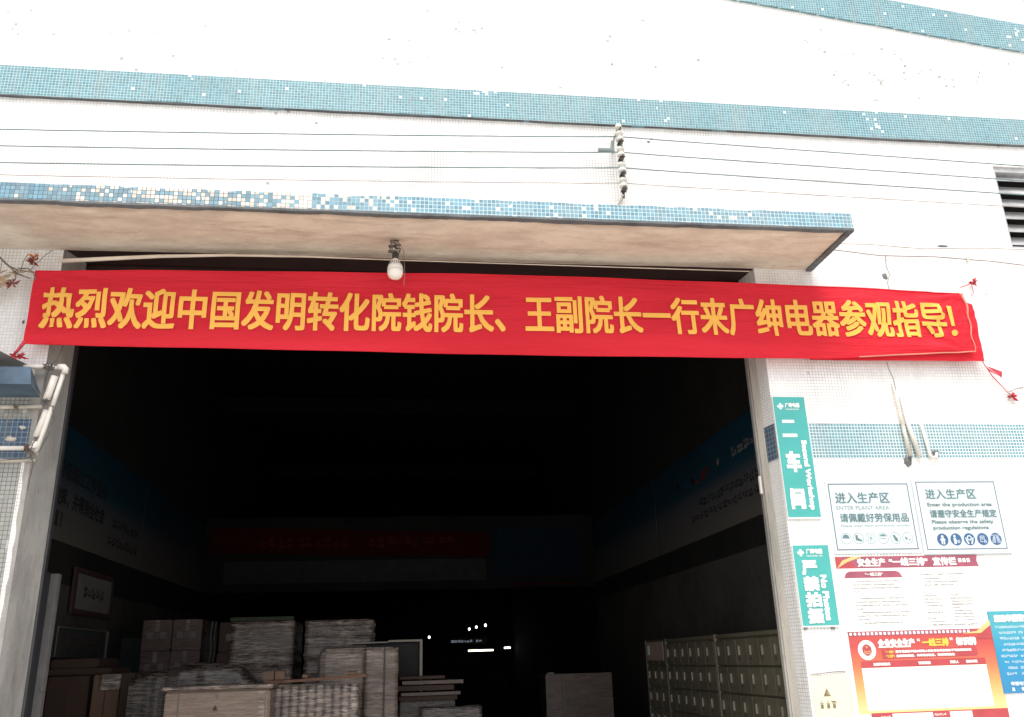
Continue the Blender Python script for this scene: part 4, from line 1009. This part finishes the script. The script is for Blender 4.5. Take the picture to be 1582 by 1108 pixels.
obj('panel', bx(1.62, 3.15, 8.985, 8.996, 2.92, 3.74), M['dim_blue'], bb_)
obj('base_strip', bx(1.9, 3.15, 8.98, 8.985, 2.76, 2.80), M['dim_red'], bb_)

for k, (x, z, r) in enumerate(((2.076, 2.432, .030), (2.283, 2.481, .030), (2.547, 2.528, .033), (.921, 2.235, .030))):
    lb = ['leftmost of the three lit lamps in a rising row far inside', 'middle of the three lit lamps in a rising row far inside', 'rightmost of the three lit lamps in a rising row far inside', 'single lit lamp far inside right of the stretch wrapped pallets'][k]
    t_ = thing('hanging_lamp', lb, 'lamp', (x, 20, z), 'lit lamps deep inside the workshop')
    obj('lit_bulb', lathe(B(), x, 20, [(z-r*1.2, r*.2), (z-r*.8, r*.8), (z, r), (z+r*.8, r*.8), (z+r*1.2, r*.2)], 12), M['lamp'], t_, smooth=True)
    obj('cord', tb([(x, 20, z+r), (x, 20, 6.3)], .006, 5), M['wire_dark'], t_)
for k, (x0, x1, z) in enumerate(((2.04, 2.76, 1.838), (3.08, 3.26, 1.89))):
    lb = ['long lit strip light low in the dark background', 'short lit strip light right of the long one'][k]
    t_ = thing('strip_light', lb, 'strip light', ((x0+x1)/2, 20, z), 'lit strips deep inside the workshop')
    obj('lit_tube', tb([(x0, 20, z), (x1, 20, z)], .022, 8), M['tube' if k == 0 else 'lamp'], t_)
    obj('batten', bx(x0, x1, 20.02, 20.08, z+.005, z+.05), M['dim_grey'], t_)
t_ = thing('lit_display', 'faint glowing lettered display left of the long strip light', 'display', (2.0, 20, 2.05))
obj('panel', bx(1.5, 2.6, 20.05, 20.1, 2.02, 2.2), M['louvre_dark'], t_)
obj('lettering', rows(B(), 1.55, 2.5, 2.07, .07, 20.04, 33, cell=.09, skip=.1), M['screen'], t_)

# door leaf by the left jamb
dl = thing('door_leaf', 'dark folded door leaf with a scuffed white edge post just inside the left jamb', 'door', (-2.47, .6, 0))
obj('panel', bx(-2.50, -2.485, .30, .60, .02, 2.24), M['leaf_dark'], dl)
obj('edge_post', bx(-2.50, -2.432, .60, .66, .02, 2.235, bev=.004), M['leaf_white'], dl)
obj('hinge', bx(-2.444, -2.428, .592, .602, 1.44, 1.47), M['handle'], dl)

# lockers along the right wall
def locker(y0, cols, label):
    cw, rh, rws = .25, .225, 7
    X = 2.90; top = 1.715
    t = thing('locker_cabinet', label, 'locker', (X, y0, 0), 'steel lockers along the right inside wall')
    obj('carcass', bx(X+.012, X+.46, y0, y0+cols*cw, .02, top-.03), M['locker'], t)
    obj('top_rail', bx(X-.004, X+.46, y0, y0+cols*cw, top-.03, top), M['locker'], t)
    obj('side_post', bx(X-.012, X+.012, y0+cols*cw-.002, y0+cols*cw+.024, .02, top+.004), M['locker_light'], t)
    door = None
    for r in range(rws):
        for c in range(cols):
            ys = y0+cw*c; zs = top-.045-rh*(r+1)
            if door is None:
                b = bx(X-.008, X+.012, ys+.008, ys+cw-.008, zs+.010, zs+rh-.006, bev=.003); door = obj('door', b, M['locker'], t)
                door.location = Vector((X, ys, zs))-woff(t)
                for v in door.data.vertices: v.co += woff(t)-Vector((X, ys, zs))
                hd = obj('handle', bx(X-.020, X-.008, ys+.168, ys+.180, zs+.09, zs+.165), M['handle'], door)
                vt = obj('lock', bx(X-.012, X-.008, ys+.164, ys+.186, zs+.052, zs+.072), M['wire_dark'], door)
                base = (X, ys, zs); d0, h0, v0 = door, hd, vt
            else:
                d = d0.copy(); COL.objects.link(d); d.parent = t; d.location = Vector((X, ys, zs))-woff(t)
                for src in (h0, v0):
                    q = src.copy(); COL.objects.link(q); q.parent = d
    return t
locker(.36, 6, 'nearest olive steel locker cabinet beside the right door jamb')
locker(1.92, 6, 'middle olive steel locker cabinet along the right inside wall')
locker(3.46, 3, 'farthest narrow locker cabinet partly covered by a pink sheet')
tag(obj('pink_sheet', bx(2.88, 2.889, 3.50, 4.12, 1.50, 1.695), M['pink_sheet'], loc=(2.88, 3.8, 1.5)), 'faded pink paper sheet taped on the farthest locker cabinet', 'paper sheet')
tag(obj('notice_card', bx(2.874, 2.879, 4.02, 4.10, 1.56, 1.66, bev=.002), M['sign_white'], loc=(2.88, 4.05, 1.55)), 'small white card at the far corner of the pink sheet', 'card')

# wrapped pallets and cartons
def pallet(parent, x0, x1, y0, y1):
    b = B(); n = 5
    for k in range(n):
        a = x0+(x1-x0-.1)*k/(n-1); box(b, a, a+.1, y0, y1, .11, .13)
    for q in (y0, (y0+y1)/2-.04, y1-.08): box(b, x0, x1, q, q+.08, .02, .105)
    return obj('pallet', b, M['plank'], parent)
def carton_stack(x0, x1, y0, y1, ztop_, mat, label, cols=2, layers=5, cat='carton stack', group='wrapped carton stacks', labels=False, seed=1):
    t = thing('carton_stack', label, cat, ((x0+x1)/2, (y0+y1)/2, .012), group)
    pallet(t, x0, x1, y0, y1)
    rnd = random.Random(seed); h = (ztop_-.135)/layers; wdt = (x1-x0)/cols
    for r in range(layers):
        for c in range(cols):
            j = rnd.uniform(-.006, .006); k = rnd.uniform(-.008, .008)
            obj('carton', bx(x0+wdt*c+.003+j, x0+wdt*(c+1)-.003+j, y0+.006+k, y1-.004, .135+h*r+.002, .135+h*(r+1)-.002, bev=.008), M[mat], t)
            obj('tape', bx(x0+wdt*(c+.5)-.022+j, x0+wdt*(c+.5)+.022+j, y0-.001, y0+.007, .135+h*(r+.62), .135+h*(r+1)-.004), M['film_brown'], t)
            if labels:
                for q in (.28, .72):
                    lx = x0+wdt*(c+q); lz = .135+h*(r+.5)
                    obj('carton_label', bx(lx-.032, lx+.032, y0-.006, y0-.001, lz-.035, lz+.035), M['label_grey'], t)
    return t
def wrap(parent, x0, x1, y0, y1, z0, z1, mat, seed=1, ripple=.010, cell=.05):
    """loose stretch film: the outer shell with horizontal ripples"""
    rnd = random.Random(seed); bm = B(); g = []
    nz = max(6, int((z1-z0)/.035)); per = []
    for (ax, ay), (bx_, by_) in (((x0, y0), (x1, y0)), ((x1, y0), (x1, y1)), ((x1, y1), (x0, y1)), ((x0, y1), (x0, y0))):
        n = max(4, int(max(abs(bx_-ax), abs(by_-ay))/cell))
        for k in range(n): per.append((ax+(bx_-ax)*k/n, ay+(by_-ay)*k/n))
    cx, cy = (x0+x1)/2, (y0+y1)/2
    for j in range(nz+1):
        row = []; rip = rnd.uniform(-ripple, ripple)
        for (px, py) in per:
            d = Vector((px-cx, py-cy, 0)).normalized()*(.008+rip+rnd.uniform(-ripple, ripple)*.6)
            row.append(bm.verts.new((px+d.x, py+d.y, z0+(z1-z0)*j/nz)))
        g.append(row)
    m = len(per)
    for j in range(nz):
        for i in range(m): bm.faces.new((g[j][i], g[j][(i+1) % m], g[j+1][(i+1) % m], g[j+1][i]))
    bm.faces.new(g[-1])
    bmesh.ops.recalc_face_normals(bm, faces=bm.faces[:])
    return obj('stretch_film', bm, M[mat], parent, smooth=True)
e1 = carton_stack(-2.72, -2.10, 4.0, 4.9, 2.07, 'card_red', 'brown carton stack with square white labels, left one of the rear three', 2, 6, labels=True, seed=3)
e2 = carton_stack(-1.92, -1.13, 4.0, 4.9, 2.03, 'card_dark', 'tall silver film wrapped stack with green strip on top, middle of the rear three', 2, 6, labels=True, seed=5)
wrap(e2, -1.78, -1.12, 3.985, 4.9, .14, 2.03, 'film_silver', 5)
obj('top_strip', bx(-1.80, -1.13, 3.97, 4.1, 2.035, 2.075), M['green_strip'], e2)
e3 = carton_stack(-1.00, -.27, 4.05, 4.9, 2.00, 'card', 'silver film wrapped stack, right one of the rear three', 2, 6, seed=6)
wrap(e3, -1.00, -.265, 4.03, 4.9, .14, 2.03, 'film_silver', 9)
for (x, s) in ((-1.99, 0), (-2.03, 1)):
    tag(obj('hanging_strap', tb([(x, 4.2, 2.05), (x-.01, 4.2, 1.9), (x+.005, 4.2, 1.75), (x-.01, 4.2, 1.6)], .008, 6), M['label_grey'], loc=(x, 4.2, 1.6)), ['right one of two pale straps hanging between the two left rear stacks', 'left one of two pale straps hanging between the two left rear stacks'][s], 'strap', 'pale straps between the rear stacks')
# front wrapped goods
d = thing('wrapped_load', 'tall brown film wrapped load with a dark corded edge beside the silver bundle', 'wrapped load', (-.35, 2.6, .012), 'wrapped loads near the door')
pallet(d, -.70, .01, 2.42, 3.1)
b = B(); box(b, -.70, .012, 2.42, 3.1, .135, 1.70, bev=.05); obj('load', b, M['film_brown'], d, smooth=False)
wrap(d, -.30, .012, 2.40, 3.05, .14, 1.69, 'film_brown', 22, .007)
obj('edge_cord', tb([(-.705, 2.405, 1.43), (-.705, 2.405, 1.60), (-.69, 2.405, 1.67), (-.65, 2.405, 1.705), (-.5, 2.405, 1.712), (-.28, 2.39, 1.712)], .010, 8), M['wire_dark'], d)
obj('seam_strap', bx(-.115, -.103, 2.375, 2.388, .15, 1.70), M['wire_dark'], d)
obj('seam_strap', bx(-.29, -.283, 2.374, 2.386, .9, 1.70), M['card_dark'], d)
s = thing('wrapped_bundle', 'bright silver film wrapped bundle of rolls under an orange plank', 'wrapped load', (-.7, 2.2, .012), 'wrapped loads near the door')
pallet(s, -1.05, -.33, 1.92, 2.35)
for k in range(10):
    x = -1.01+.072*k
    obj('roll', lathe(B(), x, 1.975, [(.135, .040), (.16, .046)]+[(.16+.035*q, .046 if q % 2 else .0435) for q in range(1, 35)]+[(1.40, .040)], 14), M['film_bright'], s, smooth=True)
obj('top_film', bx(-1.03, -.35, 1.93, 2.33, 1.398, 1.404), M['film_bright'], s)
pk = thing('wooden_plank', 'orange brown plank lying across the silver bundle', 'plank', (-.7, 1.95, 1.41))
b = B()
pts = [(-1.11, 1.428), (-.80, 1.437), (-.26, 1.462)]
for i in range(2): poly(b, [(pts[i][0], 1.87, pts[i][1]-.011), (pts[i+1][0], 1.87, pts[i+1][1]-.011), (pts[i+1][0], 1.87, pts[i+1][1]+.011), (pts[i][0], 1.87, pts[i][1]+.011)]); poly(b, [(pts[i][0], 1.87, pts[i][1]+.011), (pts[i+1][0], 1.87, pts[i+1][1]+.011), (pts[i+1][0], 2.02, pts[i+1][1]+.011), (pts[i][0], 2.02, pts[i][1]+.011)]); poly(b, [(pts[i][0], 2.02, pts[i][1]-.011), (pts[i+1][0], 2.02, pts[i+1][1]-.011), (pts[i+1][0], 1.87, pts[i+1][1]-.011), (pts[i][0], 1.87, pts[i][1]-.011)])
obj('board', b, M['plank'], pk)
for k, (x, w_, h_) in enumerate(((-1.13, .10, .075), (-1.03, .09, .07), (-.945, .05, .022), (-.80, .05, .03), (-.42, .09, .03))):
    lb = ['small brown carton left of the plank end', 'small brown carton on the left end of the plank', 'tiny block near the left end of the plank', 'small dark block in the middle of the plank', 'flat carton near the right end of the plank'][k]
    zb = 1.43+.03*(x+1.1)+.016
    q = thing('small_carton', lb, 'carton', (x+w_/2, 1.93, zb), 'small cartons on the plank')
    obj('body', bx(x, x+w_*.93, 1.89, 1.97, zb, zb+h_, bev=.004), M['card'], q)
    obj('flap', bx(x+.004, x+w_*.9, 1.887, 1.965, zb+h_, zb+h_+.003), M['card_dark'], q)
a = thing('cardboard_box', 'large pale cardboard box with film glare, nearest of the goods at the door', 'box', (-1.43, 1.9, .012))
obj('body', bx(-1.85, -1.02, 1.60, 2.15, .02, 1.385, bev=.012), M['card_pale'], a)
obj('edge_fold', bx(-1.745, -1.738, 1.592, 1.60, .05, 1.37), M['label_grey'], a)
obj('flap', bx(-1.86, -1.01, 1.585, 1.98, 1.386, 1.394), M['card'], a)
wrap(a, -1.86, -1.01, 1.585, 2.0, 1.392, 1.42, 'film_silver', 44, .010)
obj('tape', bx(-1.11, -1.06, 1.593, 1.5985, .05, 1.375), M['film_brown'], a)
b = B(); plate(b, -1.452, -1.428, 1.345, 1.358, 1.590); fan(b, -1.44, 1.338, 1.590, .006, .012, 8); obj('staple', b, M['label_grey'], a)
b = B(); poly(b, [(-1.468, 1.590, 1.235), (-1.428, 1.590, 1.235), (-1.448, 1.590, 1.275)]); obj('print_mark', b, M['card_dark'], a)
m_ = thing('covered_machine', 'dark plastic covered machine with ribbed side behind the pale cardboard box', 'machine', (-1.75, 2.4, .012))
def cover():
    bm = B(); nx, nz = 30, 20
    prof = [(-2.29, 1.18), (-2.28, 1.50), (-2.20, 1.53), (-2.0, 1.55), (-1.85, 1.585), (-1.70, 1.605), (-1.50, 1.60), (-1.38, 1.575), (-1.32, 1.50), (-1.26, 1.44), (-1.25, 1.0)]
    rnd = random.Random(3)
    def zt(x):
        for (p, q) in zip(prof[1:-1], prof[2:]):
            if p[0] <= x <= q[0]: return p[1]+(q[1]-p[1])*(x-p[0])/(q[0]-p[0])
        return 1.5
    F, Bk, Bo = [], [], []
    for i in range(nx+1):
        x = -2.28+(1.02)*i/nx; z = zt(min(max(x, -2.28), -1.26))+rnd.uniform(-.004, .004); dy = rnd.uniform(-.01, .01)
        F.append([bm.verts.new((x, 2.12+dy+.05*(k == nz), .05+(z-.05)*k/nz)) for k in range(nz+1)]); Bk.append(bm.verts.new((x, 2.8, z-.04)))
    for i in range(nx):
        for k in range(nz): bm.faces.new((F[i][k], F[i+1][k], F[i+1][k+1], F[i][k+1]))
        bm.faces.new((F[i][nz], F[i+1][nz], Bk[i+1], Bk[i]))
    return bm
obj('cover', cover(), M['film_dark'], m_, smooth=True)
for c_ in range(3):
    b = B()
    for k in range(16):
        x = -2.02+c_*.085; z = 1.15+.021*k; tube(b, [(x, 2.095, z), (x+.03, 2.09, z+.003), (x+.045, 2.095, z)], .004, 5)
    tag(obj('ribbing', b, M['label_grey'], m_), None, None, kind='stuff')
lc = [('-2.90', 'brown upright carton at the far left behind the door leaf', -3.12, -2.76, 2.60, 1.525, 'card_dark'), ('x', 'upright carton with crumpled film on top between the dark carton and the covered machine', -2.71, -2.48, 2.55, 1.53, 'card')]
for _, lb, x0, x1, yy, zt_, mt in lc:
    q = thing('upright_carton', lb, 'carton', ((x0+x1)/2, yy, .012), 'upright cartons at the left wall')
    obj('body', bx(x0, x1, yy, yy+.4, .02, zt_, bev=.01), M[mt], q)
    obj('seam', bx((x0+x1)/2-.004, (x0+x1)/2+.004, yy-.004, yy-.001, .02, zt_-.01), M['card_dark'], q)
    if mt == 'card': wrap(q, x0+.07, x1+.004, yy-.01, yy+.3, zt_-.13, zt_+.004, 'film_bright', 51, .006, .02); obj('side_flap', bx(x1+.01, x1+.12, yy+.02, yy+.3, .02, zt_+.01), M['card_dark'], q)
q = thing('sheet_pile', 'dark brown sheets piled on the cartons at the left wall', 'sheets', (-2.85, 2.8, 1.53), None)
for k in range(2): obj('sheet', bx(-3.16+.02*k, -2.60-.12*k, 2.66+.01*k, 3.3, 1.533+.06*k, 1.590+.085*k, bev=.012), M['card_dark'], q)
q = thing('notice_rack', 'low metal framed notice panel standing at the left inside wall', 'panel', (-3.1, 3.3, 1.68))
obj('panel', bx(-3.13, -3.11, 2.64, 4.04, 1.69, 1.95), M['dim_grey'], q)
obj('frame', tb([(-3.10, 2.63, 1.70), (-3.10, 2.63, 1.962), (-3.10, 4.063, 1.964)], .008, 6), M['alu'], q)
obj('frame', tb([(-3.09, 4.063, 1.57), (-3.09, 4.063, 1.964)], .014, 6), M['label_grey'], q)
for k in range(4):
    for c_ in range(12): obj('slip', bx(-3.108, -3.104, 2.75+.1*c_, 2.81+.1*c_, 1.74+.045*k, 1.765+.045*k), M['card_dark'], q)
q = thing('framed_notice', 'dark wood framed notice on the left inside wall', 'frame', (-3.15, 3.65, 2.1))
b = B(); box(b, -3.17, -3.14, 3.04, 3.10, 2.10, 2.545); box(b, -3.17, -3.14, 4.20, 4.26, 2.10, 2.545); box(b, -3.17, -3.14, 3.10, 4.20, 2.10, 2.15); box(b, -3.17, -3.14, 3.10, 4.20, 2.495, 2.545); obj('frame', b, M['wood_dark'], q)
obj('sheet', bx(-3.168, -3.155, 3.10, 4.20, 2.15, 2.495), M['mural_light'], q)
wall_rows(q, 5, -3.152, 3.35, 4.0, 2.27, 2.38, M['mural_ink'], -1, 67)
q = thing('steel_cabinet', 'dark teal steel cabinet standing beyond the notice panel at the left', 'cabinet', (-2.95, 5.1, 0))
obj('body', bx(-3.18, -2.76, 4.9, 5.5, .02, 1.92, bev=.006), M['cab_teal'], q)
for k in range(3): obj('drawer', bx(-3.16, -2.78, 4.885, 4.90, .30+.53*k, .80+.53*k, bev=.004), M['cab_teal'], q)
# metal frame rack, low board pile, wrapped dark things, grey cabinet
q = thing('metal_frame', 'pale metal corner frame standing behind the brown wrapped load', 'frame', (.1, 3.2, 0))
b = B(); box(b, .235, .262, 3.19, 3.22, .02, 1.778); box(b, -.085, .235, 3.19, 3.22, 1.758, 1.778); box(b, -.5, -.085, 3.195, 3.215, 1.752, 1.765); obj('tube_frame', b, M['alu'], q)
obj('mesh_panel', bx(-.45, .23, 3.24, 3.25, .1, 1.75), M['louvre_dark'], q)
q = thing('board_pile', 'low pile of dark red brown boards right of the metal frame', 'boards', (.33, 3.2, 0))
for k in range(5):
    obj('board', bx((.03, .05, .02, .06, .035)[k], (.60, .63, .57, .66, .48)[k], (2.97, 2.95, 2.98, 2.96, 3.0)[k], 3.6, (1.20, 1.246, 1.292, 1.350, 1.398)[k], (1.240, 1.275, 1.338, 1.383, 1.425)[k]), M['card_red' if k % 2 else 'card_dark'], q)
obj('crate', bx(.04, .58, 3.0, 3.55, .02, 1.195, bev=.01), M['film_dark'], q)
q = thing('wrapped_crate', 'low black film wrapped crate at the bottom centre of the doorway', 'crate', (.55, 2.9, 0))
obj('body', bx(.24, .80, 2.62, 2.94, .02, 1.13, bev=.01), M['leaf_dark'], q); wrap(q, .24, .80, 2.61, 2.94, .6, 1.145, 'film_dark', 61, .012, .04)
q = thing('grey_cabinet', 'grey cabinet with a pale left edge in the middle distance', 'cabinet', (2.2, 5.2, 0))
obj('body', bx(1.82, 2.65, 5.0, 5.5, .02, 1.372, bev=.006), M['card_red'], q)
obj('edge', bx(1.815, 1.845, 4.985, 4.999, .02, 1.35), M['label_grey'], q)
obj('hinge_column', bx(2.02, 2.045, 4.985, 4.999, .02, 1.36), M['label_grey'], q)
obj('top_cap', bx(1.84, 1.92, 4.97, 5.1, 1.373, 1.395), M['label_grey'], q)
